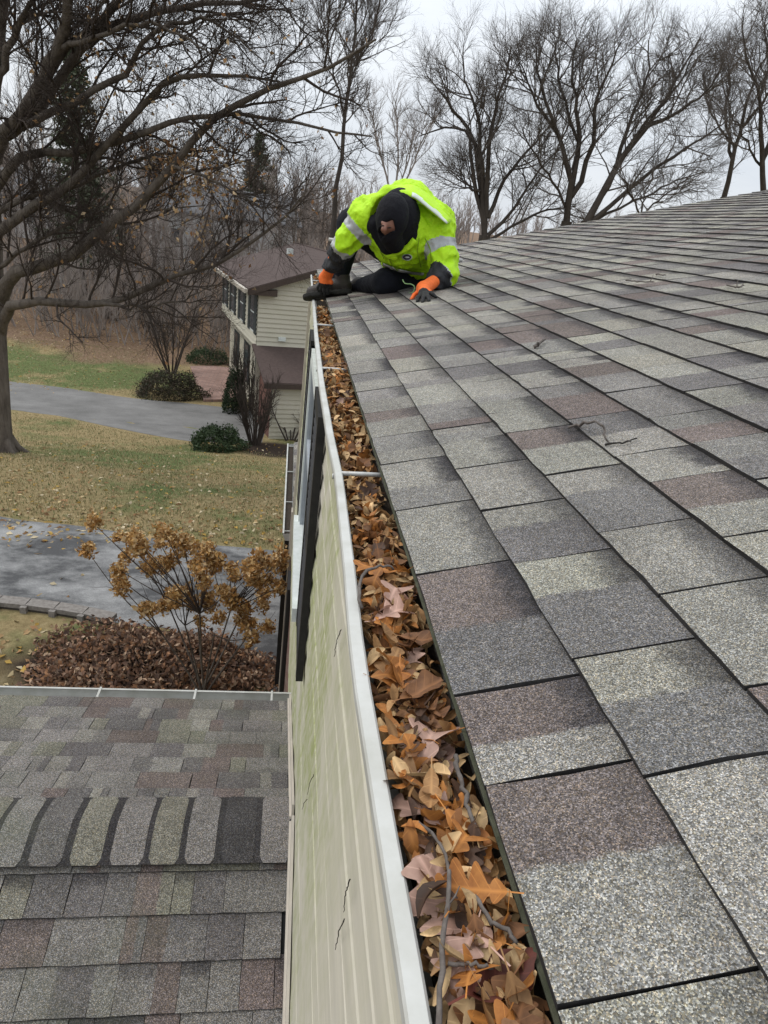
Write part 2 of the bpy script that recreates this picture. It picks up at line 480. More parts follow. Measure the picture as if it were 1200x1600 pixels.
# the sludge and grit in the bottom
mb = MB(); zs = []
for i, y in enumerate(ysg):
    zz = -.085 + .008 * math.sin(y * 7) if y < 4.12 or y > 4.75 else -.100
    mb.V += [(.032, y, zz), (-.06 + gx(y) + .1, y, zz)]
for i in range(len(ysg) - 1): mb.F.append((2 * i, 2 * i + 1, 2 * i + 3, 2 * i + 2)); mb.M.append(0)
M['sludge'] = simple('gutter_sludge', (.022, .016, .011), (.05, .037, .025), .9, 40, bmp=.6, bscale=120, bd=.006)
mb.build('sludge', M['sludge'], gutter)
for y in (1.297, 2.348, 3.39, 5.30, 5.9):
    mb = MB(); g = gx(y)
    mb.tube([(g + .014, y, -.0150), (-.03, y + .002, -.0135), (.034, y + .003, -.0125)], [.0050, .0050, .0050], 10)
    mb.tube([(g - .004, y, -.0228), (g - .001, y, -.0228)], .006, 8)
    mb.build('hanger', M['ferrule'], gutter, True)
mb = MB(); mb.b2((.0365, -1.2, -.16), (.056, RAKE_Y - .03, -.022)); mb.build('fascia', M['pale_trim'], house)

# siding wall below the gutter
WX = -0.064; W_TOP = -.10; W_END = 5.6; W_BOT = -2.46; BOARD = .104
wall_core = MB(); wall_core.b2((WX + .02, -1.5, W_BOT), (WX + .12, W_END - .02, W_TOP + .0)); siding_wall = wall_core.build('siding_wall', M['siding'], house)
k = 0; z = W_TOP
while z > W_BOT + .01:
    zb = max(z - BOARD, W_BOT)
    mb = MB(); wob = lambda y: .0022 * math.sin(y * 2.3 + k) + .0015 * math.sin(y * 6.1 + 2 * k)
    ys = np.linspace(-1.5, W_END, 26); V = []; F = []
    for y in ys:
        w = wob(y)
        V += [(WX + .012 + w, y, z), (WX + .004 + w, y, z - BOARD * .46), (WX + .001 + w, y, z - BOARD * .5), (WX - .004 + w, y, zb + .004), (WX - .0045 + w, y, zb), (WX + .012, y, zb + .0008)]
    for i in range(len(ys) - 1):
        for j in range(5):
            a = i * 6 + j; F.append((a, a + 1, a + 7, a + 6))
    mb.add(V, F); mb.build('siding_board', M['siding'], siding_wall)
    z = zb; k += 1
mb = MB(); mb.b2((WX - .022, W_END - .01, W_BOT), (WX + .1, W_END + .05, W_TOP)); mb.build('corner_board', M['beige_trim'], house)
mb = MB(); mb.b2((WX + .03, -1.5, W_TOP + .002), (.0355, W_END, -.118 + .0)); mb.build('soffit_trim', M['beige_trim'], house)
# window with black louvred shutters
win = MB()
wy0, wy1, wz0, wz1 = 2.62, 3.62, -1.18, -.16
xo = WX - .03
for lo, hi in (((xo, wy0, wz0), (WX + .02, wy0 + .07, wz1)), ((xo, wy1 - .07, wz0), (WX + .02, wy1, wz1)), ((xo, wy0, wz1 - .06), (WX + .02, wy1, wz1)), ((xo - .025, wy0 - .02, wz0 - .05), (WX + .02, wy1 + .02, wz0 + .02))):
    win.b2(lo, hi)
window = win.build('window', M['pale_trim'], house)
mb = MB(); mb.b2((xo + .012, wy0 + .07, (wz0 + wz1) / 2 - .025), (WX + .015, wy1 - .07, (wz0 + wz1) / 2 + .025))
mb.b2((xo + .008, wy0 + .07, wz0 + .02), (WX + .015, wy0 + .11, wz1 - .06)); mb.b2((xo + .008, wy1 - .11, wz0 + .02), (WX + .015, wy1 - .07, wz1 - .06)); mb.build('sash', M['grey_trim'], window)
mb = MB(); mb.b2((xo + .022, wy0 + .08, wz0 + .01), (WX + .01, wy1 - .08, wz1 - .05)); mb.build('pane', M['glass'], window)
for (a, b_) in ((2.16, 2.60), (3.66, 4.06)):
    fr = MB(); x0, x1 = WX - .034, WX - .006; zt, zb = -.14, -1.22
    fr.b2((x0, a, zb), (x1, a + .05, zt)); fr.b2((x0, b_ - .05, zb), (x1, b_, zt))
    for zz in (zb, (zb + zt) / 2 - .03, zt - .06): fr.b2((x0 + .002, a + .05, zz), (x1, b_ - .05, zz + .06))
    sh = fr.build('shutter', M['black_paint'], house)
    zz = zb + .07
    while zz < zt - .07:
        mb = MB(); c = np.array([WX - .019, (a + b_) / 2, zz])
        mb.box(c, (.007, b_ - a - .102, .036), [(math.cos(.6), 0, math.sin(.6)), (0, 1, 0), (-math.sin(.6), 0, math.cos(.6))]); mb.build('louvre', M['black_paint'], sh)
        zz += .034
# brick ground floor of the house beyond the lower roof
def brick_mat():
    m, t, b = new_mat('brick_wall', .9, .2)
    co = N(t, 'ShaderNodeTexCoord'); cx = N(t, 'ShaderNodeCombineXYZ'); se = N(t, 'ShaderNodeSeparateXYZ')
    L(t, co.outputs['Object'], se.inputs[0]); L(t, se.outputs['Y'], cx.inputs['X']); L(t, se.outputs['Z'], cx.inputs['Y'])
    br = N(t, 'ShaderNodeTexBrick'); br.inputs['Scale'].default_value = 1.0; br.inputs['Brick Width'].default_value = .21; br.inputs['Row Height'].default_value = .075
    br.inputs['Mortar Size'].default_value = .008; br.inputs['Color1'].default_value = (.17, .08, .06, 1); br.inputs['Color2'].default_value = (.10, .055, .045, 1); br.inputs['Mortar'].default_value = (.22, .20, .18, 1)
    L(t, cx.outputs[0], br.inputs['Vector']); L(t, br.outputs[0], b.inputs['Base Color'])
    bump(t, b, br.outputs['Fac'], -.6, .006)
    return m
M['brick'] = brick_mat()
mb = MB(); mb.b2((WX + .03, 3.5, -5.4), (WX + .3, 7.2, W_BOT - .002)); mb.build('brick_wall', M['brick'], house)
mb = MB(); mb.b2((WX - .01, 6.85, -5.3), (WX + .026, 6.98, W_BOT - .1)); mb.build('corner_post', M['beige_trim'], house)
mb = MB(); mb.b2((WX - .012, 5.9, -4.9), (WX + .026, 6.3, -3.0)); mb.build('lower_shutter', M['black_paint'], house)
# the low wing beyond: its own roof strip, gutter with hangers, black downspout
wing = empty('rear_wing', (.5, 8.9, -5.3))
prop(wing, 'low brick wing beyond the siding wall with a short white gutter and black downspout', 'house wing')
GZ = -3.0
mb = MB(); mb.b2((.02, 7.25, -5.4), (3.0, 10.6, GZ - .05)); mb.build('brick_wall', M['brick'], wing)
mb = MB(); mb.prism([(-.03, 7.2, GZ + .0), (-.03, 10.7, GZ + .0), (2.6, 10.7, GZ + .78), (2.6, 7.2, GZ + .78)], (0, 0, -.05)); wr_ = mb.build('roof', M['deck'], wing)
wb = ShBatch(); wc, ws = math.cos(.285), math.sin(.285)
def WP(s, y, n): return (-.04 + s * wc - n * ws, y, GZ + .004 + s * ws + n * wc)
for k in range(16):
    y = 7.2 - rng.uniform(0, .1)
    while y < 10.68:
        y1 = y + rng.uniform(.14, .26); a, b_, sp = random_tones()
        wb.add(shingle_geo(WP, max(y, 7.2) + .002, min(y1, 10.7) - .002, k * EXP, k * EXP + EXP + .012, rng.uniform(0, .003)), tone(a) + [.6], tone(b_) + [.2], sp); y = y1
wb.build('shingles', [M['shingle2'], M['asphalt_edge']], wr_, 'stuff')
mb = MB()
pr2 = [(-.045, 0), (-.045, -.10), (-.12, -.10), (-.15, -.03), (-.155, 0), (-.135, 0), (-.135, -.012)]
V = [(x, y, GZ + z) for y in (7.22, 10.66) for x, z in pr2]; nn_ = len(pr2)
mb.add(V, [(i, i + 1, nn_ + i + 1, nn_ + i) for i in range(nn_ - 1)] + [tuple(range(nn_)), tuple(range(nn_, 2 * nn_))])
wg = mb.build('gutter', M['white_metal'], wing); wg.modifiers.new('t', 'SOLIDIFY').thickness = .003
MB().b2((-.135, 7.24, GZ - .06), (-.05, 10.64, GZ - .035)).build('gutter_debris', M['sludge'], wg)
for y in (7.3, 8.2, 9.35, 10.55):
    mb = MB(); mb.tube([(-.15, y, GZ - .012), (-.04, y, GZ - .008)], .008, 6); mb.build('hanger', M['white_metal'], wg)
mb = MB(); mb.b2((-.13, 7.26, -5.25), (-.05, 7.36, GZ - .1)); mb.b2((-.045, 7.2, GZ - .17), (-.02, 10.7, GZ - .02), 0)
mb = MB(); mb.b2((-.125, 7.27, -5.28), (-.06, 7.36, GZ - .101)); mb.b2((-.06, 7.28, -4.0), (.02, 7.35, -3.97)); mb.build('downspout', M['black_paint'], wing)
mb = MB(); mb.b2((-.044, 7.2, GZ - .19), (-.02, 10.7, GZ - .012)); mb.build('fascia', M['beige_trim'], wing)

# ================================================================== LOWER ROOF (garage)
garage = empty('garage', (-1.5, 1.9, -5.3))
prop(garage, 'lower gabled roof with shingled ridge cap butting against the siding wall', 'garage')
RZ, RY, PS = -1.75, 1.94, R(18)
LX0, LX1 = -2.9, WX - .012
cs, sn = math.cos(PS), math.sin(PS)
far_len = (3.36 - RY) / cs
dd = ray(225, 1090); k_ = (CAM[2] - (RZ - .0)); 
# far eave from the measured gutter line
tt = (RZ + math.tan(PS) * RY - CAM[2]) / (dd[2] + math.tan(PS) * dd[1]); far_Y = (CAM + dd * tt)[1]
far_len = (far_Y - RY) / cs - .03
def NP(s, x, n): return (x, RY - s * cs - n * sn, RZ - s * sn + n * cs)        # near slope, s measured down from the ridge
def FPp(s, x, n): return (x, RY + s * cs + n * sn, RZ - s * sn + n * cs)
near_len = 2.6
mb = MB(); mb.prism([NP(0, LX0, -.004), NP(0, LX1, -.004), NP(near_len, LX1, -.004), NP(near_len, LX0, -.004)], (0, 0, -.02))
mb.prism([FPp(0, LX0, -.004), FPp(0, LX1, -.004), FPp(far_len, LX1, -.004), FPp(far_len, LX0, -.004)], (0, 0, -.02))
groof = mb.build('roof', M['deck'], garage)
mb = MB(); mb.b2((LX0 + .2, RY + .6 - 2.6, -5.4), (LX1 - .01, RY + far_len * cs - .12, RZ - far_len * sn - .06)); mb.build('wall', M['siding'], garage)
def low_tones():
    a = random.choices(['light', 'mid', 'grey', 'brown', 'green', 'dark'], [12, 28, 26, 18, 14, 2])[0]
    if random.random() < .35:
        return a, random.choice(['mid', 'grey', 'brown', 'light']), random.uniform(.3, .7)
    return a, a, -1
lp = []
for fn, length, flip in ((NP, near_len, 1), (FPp, far_len, -1)):
    nrow = int(length / EXP)
    for r_ in range(nrow):
        sb = length - r_ * EXP          # butt (lower) end
        x = LX0 - rng.uniform(0, .15)
        while x < LX1:
            x1 = x + rng.choice([.07, .11, .15, .21]) * rng.uniform(.85, 1.15)
            a, b_ = max(x, LX0), min(x1, LX1)
            if b_ - a > .03:
                if flip > 0:
                    P = lambda s, y, n, sb=sb, fn=fn: fn(sb - s, y, n)
                else:
                    P = lambda s, y, n, sb=sb, fn=fn: fn(sb - s, y, n)
                lp.append((P, a + .001, b_ - .001, low_tones(), flip))
            x = x1
la = [screen_area([P(0, a, 0), P(EXP, a, 0), P(EXP, b_, 0), P(0, b_, 0)]) for P, a, b_, tn, fl in lp]
lsing = set(np.argsort(la)[::-1][:290].tolist())
rest = ShBatch()
for i, (P, a, b_, sp, fl) in enumerate(lp):
    V, F, mi, uvq = shingle_geo(P, a, b_, 0, EXP + .012, rng.uniform(0, .0022), .0055, 3)
    if fl > 0: F = [f[::-1] for f in F]
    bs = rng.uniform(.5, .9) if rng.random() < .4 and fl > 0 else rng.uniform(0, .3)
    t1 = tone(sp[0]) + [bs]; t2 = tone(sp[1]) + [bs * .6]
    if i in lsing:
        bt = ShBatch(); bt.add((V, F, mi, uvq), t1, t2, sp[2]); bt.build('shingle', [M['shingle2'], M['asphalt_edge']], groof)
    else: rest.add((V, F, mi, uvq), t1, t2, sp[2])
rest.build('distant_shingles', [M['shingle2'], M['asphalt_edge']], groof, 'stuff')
# ridge caps bent over the ridge, clipped corners, dark headlap showing between
capw = .165
def capline(u, n):   # u: signed distance across the ridge (near side negative)
    a = abs(u); rr = .07
    # rounded ridge
    drop = math.sqrt(a * a + rr * rr * .25) - rr * .5
    return (RY + u * cs, RZ + .020 - drop * sn * 1.0 - .0 + n)
x = LX1 + .02; ci = 0
captones = ['mid', 'dark', 'mid', 'green', 'mid', 'green', 'grey', 'mid', 'green', 'mid', 'light', 'brown', 'mid', 'light', 'grey']
while x > LX0:
    pitch = .135 * rng.uniform(.94, 1.06); body = pitch * rng.uniform(.76, .86)
    tb = tone(captones[ci % len(captones)]); td = tone('dark'); td = [q * .75 for q in td]
    V = []; F = []; mi = []; q = []; t1 = []
    us = np.linspace(-capw, capw, 15)
    # body spans x-pitch .. x-pitch+body, headlap strip to its right
    xa, xb, xc = x - pitch, x - pitch + body, x + .01
    for u in us:
        clip = max(0, (abs(u) - capw + .018)) * .7
        for xx, n_ in ((xa + clip, .0075), ((xa + xb) / 2, .0070), (xb - clip, .0060)):
            y_, z_ = capline(u, n_); V.append((xx, y_, z_))
    nb = len(V)
    for u in us:
        clip = max(0, (abs(u) - capw + .018)) * .7
        for xx, n_ in ((xa + clip, .001), (xb - clip, .001)):
            y_, z_ = capline(u, n_); V.append((xx, y_, z_))
    nc = len(V)
    for u in us:
        for xx, n_ in ((xa - .012, .0035), (xc, .0045)):
            y_, z_ = capline(u * .985, n_); V.append((xx, y_, z_))
    for i in range(14):
        for j in range(2):
            a = i * 3 + j; F.append((a, a + 1, a + 4, a + 3)); mi.append(0); t1.append(tb + [0])
        a = i * 3; c_ = nb + i * 2
        F.append((a, a + 3, c_ + 2, c_)); mi.append(1); t1.append(td + [0])
        F.append((a + 2, c_ + 1, c_ + 3, a + 5)); mi.append(1); t1.append(td + [0])
        d_ = nc + i * 2; F.append((d_, d_ + 1, d_ + 3, d_ + 2)); mi.append(0); t1.append(td + [0])
    for i0, i1 in ((0, 0), (42, 28)):
        F.append((i0, nb + i1, nb + i1 + 1, i0 + 2, i0 + 1)); mi.append(1); t1.append(td + [0])
    me = mesh_of('ridge_cap', np.array(V), F, mi)
    set_attr(me, 'uvq', [(0, 0, -1)] * len(V), 'FLOAT_VECTOR', 'POINT'); set_attr(me, 'tone', t1); set_attr(me, 'tone2', t1)
    link('ridge_cap', me, groof, [M['shingle2'], M['asphalt_edge']])
    x -= pitch; ci += 1
# eave gutter at the far edge, wall flashing
ey, ez = RY + far_len * cs, RZ - far_len * sn
mb = MB(); pr3 = [(-.01, -.012), (-.01, -.10), (.07, -.10), (.095, -.04), (.10, -.006), (.085, -.004)]
V = [(x_, ey + a, ez + b_) for x_ in (LX0 - .05, LX1 + .03) for a, b_ in pr3]; n6 = len(pr3)
mb.add(V, [(i, i + 1, n6 + i + 1, n6 + i) for i in range(n6 - 1)] + [tuple(range(n6)), tuple(range(n6, 2 * n6))])
gg = mb.build('gutter', M['white_metal'], garage); gg.modifiers.new('t', 'SOLIDIFY').thickness = .003
for x_ in (-2.3, -1.75, -1.15, -.62, -.18):
    mb = MB(); mb.box((x_, ey + .05, ez - .004), (.012, .11, .006)); mb.build('hanger', M['white_metal'], gg)
mb = MB()
for fn, l in ((NP, near_len), (FPp, far_len)):
    mb.prism([fn(0.0, WX - .016, .012), fn(l, WX - .016, .012), fn(l, WX - .016, .055), fn(0, WX - .016, .085)], (.010, 0, 0))
    mb.prism([fn(0.0, WX - .024, .0125), fn(l, WX - .024, .0125), fn(l, WX - .024, .026), fn(0, WX - .024, .036)], (.008, 0, 0))
mb.build('flashing', M['beige_trim'], garage)
# ================================================================== GROUND
def axis(dense0, dense1, step, far0, far1):
    a = np.arange(dense0, dense1 + 1e-6, step)
    lo = dense0 - np.cumsum(step * 1.35 ** np.arange(1, 26)); lo = lo[lo > far0][::-1]
    hi = dense1 + np.cumsum(step * 1.35 ** np.arange(1, 26)); hi = hi[hi < far1]
    return np.concatenate([[far0], lo, a, hi, [far1]])
XS = axis(-24, 6, .6, -1500, 1500); YS = axis(4, 62, .6, -300, 1900)
GX, GY = np.meshgrid(XS, YS, indexing='ij')
GZm = terr(GX, GY)
V = np.stack([GX, GY, GZm], -1).reshape(-1, 3)
ny_ = len(YS); i = np.arange(len(XS) - 1)[:, None] * ny_; j = np.arange(ny_ - 1)[None, :]
F = np.stack([i + j, i + ny_ + j, i + ny_ + j + 1, i + j + 1], -1).reshape(-1, 4)
me = mesh_of('ground', V, F)
# cover: r = leaf litter / woodland floor, g = green grass, b = bare soil
def bumpf(x, y, cx, cy, rx, ry): return np.exp(-(((x - cx) / rx) ** 2 + ((y - cy) / ry) ** 2))
wood = np.clip((V[:, 1] - 40 - .25 * (V[:, 0] + 14)) / 6, 0, 1)
litter = np.clip(1.1 * bumpf(V[:, 0], V[:, 1], -8.5, 42, 8, 4.2) + wood * .8, 0, 1)
litter[V[:, 0] < -14] *= .8
green = np.clip(bumpf(V[:, 0], V[:, 1], -11, 35.5, 7, 4) * .85 + .75 * bumpf(V[:, 0], V[:, 1], -5, 20, 3, 2.2) + .5 * bumpf(V[:, 0], V[:, 1], -1.5, 15.5, 1.4, 1.2) + .35 * bumpf(V[:, 0], V[:, 1], -16, 55, 8, 8), 0, 1)
soil = np.clip(bumpf(V[:, 0], V[:, 1], -.6, 24.3, 1.6, 1.5) + bumpf(V[:, 0], V[:, 1], -1.9, 7.6, 2.1, .9), 0, 1)
set_attr(me, 'cover', np.stack([litter, green, soil, np.ones_like(soil)], -1), 'FLOAT_COLOR', 'POINT')
def ground_mat():
    m, t, b = new_mat('lawn_and_litter', .95, .1)
    A = N(t, 'ShaderNodeAttribute', attribute_name='cover'); s = N(t, 'ShaderNodeSeparateColor'); L(t, A.outputs['Color'], s.inputs[0])
    co = N(t, 'ShaderNodeTexCoord').outputs['Object']
    n1 = noise(t, .42, 7, .66, co); n2 = noise(t, 9, 5, .7, co); n3 = noise(t, 60, 3, .7, co)
    straw = ramp(t, [(.3, (.20, .15, .075)), (.55, (.29, .225, .115)), (.75, (.38, .31, .18))]); L(t, n2.outputs[0], straw.inputs[0])
    grn = ramp(t, [(.3, (.07, .095, .035)), (.7, (.155, .185, .07))]); L(t, n2.outputs[0], grn.inputs[0])
    gm = N(t, 'ShaderNodeMath', operation='MULTIPLY_ADD'); L(t, n1.outputs[0], gm.inputs[0]); gm.inputs[1].default_value = 3.0; 
    g2 = N(t, 'ShaderNodeMath', operation='MULTIPLY_ADD'); L(t, s.outputs[1], g2.inputs[0]); g2.inputs[1].default_value = .85; g2.inputs[2].default_value = -1.36
    L(t, g2.outputs[0], gm.inputs[2])
    gr = ramp(t, [(.15, 0), (.6, 1)]); L(t, gm.outputs[0], gr.inputs[0])
    c = mixc(t, gr.outputs[0], straw.outputs[0], grn.outputs[0])
    lit = ramp(t, [(.25, (.085, .055, .036)), (.5, (.19, .125, .08)), (.75, (.31, .22, .155))]); L(t, n2.outputs[0], lit.inputs[0])
    lm = N(t, 'ShaderNodeMath', operation='MULTIPLY_ADD'); L(t, n1.outputs[0], lm.inputs[0]); lm.inputs[1].default_value = 1.5
    l2 = N(t, 'ShaderNodeMath', operation='MULTIPLY_ADD'); L(t, s.outputs[0], l2.inputs[0]); l2.inputs[1].default_value = 1.1; l2.inputs[2].default_value = -.86; L(t, l2.outputs[0], lm.inputs[2])
    lr = ramp(t, [(.2, 0), (.5, 1)]); L(t, lm.outputs[0], lr.inputs[0])
    c = mixc(t, lr.outputs[0], c, lit.outputs[0])
    so = ramp(t, [(.3, (.02, .015, .012)), (.7, (.06, .042, .032))]); L(t, n3.outputs[0], so.inputs[0])
    sr = ramp(t, [(.35, 0), (.6, 1)]); L(t, s.outputs[2], sr.inputs[0])
    c = mixc(t, sr.outputs[0], c, so.outputs[0])
    w = ramp(t, [(.3, .7), (.7, 1.25)]); L(t, n3.outputs[0], w.inputs[0])
    c = mixc(t, 1.0, c, w.outputs[0], 'MULTIPLY')
    L(t, c, b.inputs['Base Color'])
    bump(t, b, n3.outputs[0], .9, .03)
    return m
ground = link('ground', me, None, [ground_mat()]); ground['kind'] = 'structure'

def drape(name, left, right, mat, lift=.006, n=40, m_=6):
    """a strip of paving between two polylines of ground points"""
    def res(pl):
        P = np.array([q[:2] for q in pl]); s = np.r_[0, np.cumsum(np.linalg.norm(np.diff(P, axis=0), axis=1))]
        u = np.linspace(0, s[-1], n); return np.stack([np.interp(u, s, P[:, 0]), np.interp(u, s, P[:, 1])], -1)
    a, b_ = res(left), res(right); V = []
    for i_ in range(n):
        for k_ in range(m_ + 1):
            q = a[i_] + (b_[i_] - a[i_]) * k_ / m_
            q = q + rng.normal(0, .02, 2) * (k_ in (0, m_))
            V.append((q[0], q[1], float(terr(q[0], q[1])) + lift))
    F = [(i_ * (m_ + 1) + k_, i_ * (m_ + 1) + k_ + 1, (i_ + 1) * (m_ + 1) + k_ + 1, (i_ + 1) * (m_ + 1) + k_) for i_ in range(n - 1) for k_ in range(m_)]
    o = link(name, mesh_of(name, np.array(V), F), None, [mat]); o['kind'] = 'structure'
    return o
def asphalt_mat(name, dark, light, lo, hi, sc):
    m, t, b = new_mat(name, .85, .15)
    co = N(t, 'ShaderNodeTexCoord').outputs['Object']
    n1 = noise(t, sc, 7, .68, stretch(t, (1, 1.6, 1))); n2 = noise(t, 55, 4, .75, co)
    r1 = ramp(t, [(lo, dark), (hi, light)]); L(t, n1.outputs[0], r1.inputs[0])
    w = ramp(t, [(.3, .65), (.7, 1.3)]); L(t, n2.outputs[0], w.inputs[0])
    L(t, mixc(t, 1.0, r1.outputs[0], w.outputs[0], 'MULTIPLY'), b.inputs['Base Color'])
    bump(t, b, n2.outputs[0], .5, .01)
    return m
M['asphalt_near'] = asphalt_mat('worn_asphalt', (.075, .075, .076), (.27, .268, .262), .42, .64, .9)
M['asphalt_far'] = asphalt_mat('grey_asphalt', (.125, .121, .115), (.20, .194, .185), .35, .65, .5)
G = lambda *q: on_ground(*q)
drape('near_driveway', [(-24, 16.6), (-12, 13.8), G(0, 808), G(120, 822), G(250, 845), G(350, 855), (-.05, 11.2), (.6, 11.2)],
      [(-24, 12.0), (-12, 10.6), G(0, 950), G(90, 958), G(180, 974), G(260, 985), G(330, 1020), (-.15, 7.2), (.6, 6.6)], M['asphalt_near'], .008, 60, 8)
drape('far_driveway', [(-40, 36.5), (-24, 34), G(20, 597), G(100, 606), G(200, 622), G(290, 630), G(380, 640), (-.9, 31.5)],
      [(-40, 30.5), (-24, 29), G(20, 641), G(100, 651), G(200, 673), G(300, 691), G(385, 693), (-1.1, 25.4)], M['asphalt_far'], .008, 50, 8)

# low timber retaining wall along the near side of the driveway, cap boards and posts
M['old_timber'] = simple('weathered_timber', (.14, .125, .11), (.24, .22, .20), .9, 20, bmp=.4, bscale=60)
M['dark_timber'] = simple('dark_timber', (.035, .03, .027), (.07, .06, .05), .95, 20)
rw = empty('retaining_wall', tuple(on_ground(90, 958)))
prop(rw, 'low grey timber retaining wall along the near driveway edge', 'retaining wall')
rp_ = [np.array([-8.6, 9.75]), np.array([-6.4, 9.25]), on_ground(0, 946)[:2], on_ground(45, 950)[:2], on_ground(90, 956)[:2], on_ground(135, 964)[:2], on_ground(178, 974)[:2]]
for a, b_ in zip(rp_, rp_[1:]):
    d_ = b_ - a; ln = np.linalg.norm(d_); d_ = d_ / ln; nrm = np.array([-d_[1], d_[0]])
    c = np.r_[(a + b_) / 2, -5.3]
    ax = [np.r_[d_, 0], np.r_[nrm, 0], (0, 0, 1)]
    MB().box(c + np.array([0, 0, .075]), (ln - .015, .20, .07), ax).build('cap_board', M['old_timber'], rw)
    MB().box(c + np.array([0, 0, -.13]) - np.r_[nrm, 0] * .03, (ln - .02, .12, .33), ax).build('face_board', M['dark_timber'], rw)
    MB().box(np.r_[a, -5.3] + np.array([0, 0, -.10]) - np.r_[nrm, 0] * .12, (.09, .08, .40), ax).build('post', M['old_timber'], rw)

# ================================================================== NEIGHBOUR'S HOUSE
A0 = np.array([-1.813, 28.596, -2.4]); E_ = np.array([-.241, .9706, 0]); E_ /= np.linalg.norm(E_); G_ = np.array([E_[1], -E_[0], 0]); ZV = np.array([0, 0, 1.])
LEN, HD, RISE = 9.9, 4.05, 1.41; GRD = -8.1
M['brown_roof'] = simple('brown_shingle_roof', (.058, .041, .036), (.088, .062, .054), .95, 9, bmp=.5, bscale=30, st=(1, 1, 4))
nh = empty('neighbour_house', tuple(np.r_[A0[:2] + G_[:2] * 3 + E_[:2] * 4, GRD]))
prop(nh, 'two-storey cream sided house with dark shutters and brown roof across the driveway', 'house')
def Q(e, g, z): return A0 + E_ * e + G_ * g + ZV * (z - A0[2])
def lap_siding(poly_fn, z0, z1, d_len0, d_len1, axis_dir, out, origin, step=.15, top=None):
    """joined lap boards on a wall: origin + axis*len, out = outward normal"""
    V = []; F = []; z = z0
    while z < z1 - .01:
        zt = min(z + step, z1)
        l0, l1 = d_len0, d_len1
        if top is not None: l0, l1 = top(z)
        if l1 - l0 > .05:
            b_ = len(V)
            for l in (l0, l1):
                V += [origin + axis_dir * l + ZV * (z - origin[2]) + out * .050, origin + axis_dir * l + ZV * (zt - origin[2]) + out * .008, origin + axis_dir * l + ZV * (z - origin[2])]
            F += [(b_, b_ + 3, b_ + 4, b_ + 1), (b_ + 2, b_ + 5, b_ + 3, b_)]
        z = zt
    return np.array(V), F
# bodies (walls) set back behind the lap boards
ov = .45      # overhang of the upper storey
mb = MB(); mb.prism([Q(.02, .22, A0[2] - .02), Q(.02, 2 * HD - .2, A0[2] - .02), Q(.02, HD, A0[2] + RISE - .12)], E_ * (LEN - .04))
mb.prism([Q(.02, .22, -4.75), Q(.02, 2 * HD - .2, -4.75), Q(.02, 2 * HD - .2, A0[2] - .02), Q(.02, .22, A0[2] - .02)], E_ * (LEN - .04))
mb.prism([Q(.02, .22 + ov, GRD - .3), Q(.02, 2 * HD - .2, GRD - .3), Q(.02, 2 * HD - .2, -4.751), Q(.02, .22 + ov, -4.751)], E_ * (LEN - .04))
nwall = mb.build('wall', M['siding_n'], nh)
def gable_top(z):
    if z < A0[2] - .1: return .2, 2 * HD - .2
    k_ = (z - A0[2] + .1) / RISE * HD; return .2 + k_ * 1.03, 2 * HD - .2 - k_ * 1.03
Vv, Ff = lap_siding(None, -7.9, A0[2] + RISE - .15, 0, 0, G_, -E_, Q(0.02, 0, -7.9), .19, gable_top)
o = link('siding', mesh_of('siding', Vv, Ff), nwall, [M['siding_n']]); o['kind'] = 'stuff'
Vv, Ff = lap_siding(None, -4.74, A0[2] - .05, .02, LEN - .02, E_, -G_, Q(0, .22, -4.74), .19)
o = link('siding', mesh_of('siding', Vv, Ff), nwall, [M['siding_n']]); o['kind'] = 'stuff'
# roof: two slabs
mb = MB()
for a, b_ in ((-.28, HD), (2 * HD + .28, HD)):
    za = A0[2] - .28 * RISE / HD
    mb.prism([Q(-.3, a, za), Q(LEN + .3, a, za), Q(LEN + .3, b_, A0[2] + RISE), Q(-.3, b_, A0[2] + RISE)], ZV * .10)
nroof = mb.build('roof', M['brown_roof'], nh)
mb = MB(); mb.tube([Q(-.31, HD, A0[2] + RISE + .1), Q(LEN + .31, HD, A0[2] + RISE + .1)], .05, 6); mb.build('ridge', M['brown_roof'], nroof)
mb = MB(); mb.box(Q(6.2, HD - 1.2, A0[2] + RISE - .18), (.35, .25, .25), [E_, G_, ZV]); mb.build('vent', M['pale_trim'], nroof)
M['brown_trim'] = simple('brown_trim', (.05, .036, .03), (.07, .05, .04), .7, 10)
mb = MB()
za = A0[2] - .28 * RISE / HD
mb.prism([Q(-.31, -.285, za - .18), Q(-.31, HD, A0[2] + RISE - .12), Q(-.31, HD, A0[2] + RISE + .07), Q(-.31, -.285, za + .07)], -E_ * .03)
mb.prism([Q(-.30, -.26, za - .14), Q(-.30, .9, za - .14), Q(-.30, .9, za + .12), Q(-.30, -.26, za - .02)], E_ * .3)
mb.build('rake_trim', M['brown_trim'], nh)
mb = MB(); mb.prism([Q(-.3, -.30, za - .10), Q(-.3, -.42, za - .10), Q(-.3, -.44, za + .06), Q(-.3, -.30, za + .06)], E_ * (LEN + .6)); mb.build('eave_gutter', M['beige_trim'], nh)
M['dark_shutter'] = simple('dark_green_shutter', (.02, .027, .028), (.035, .042, .042), .6, 10)
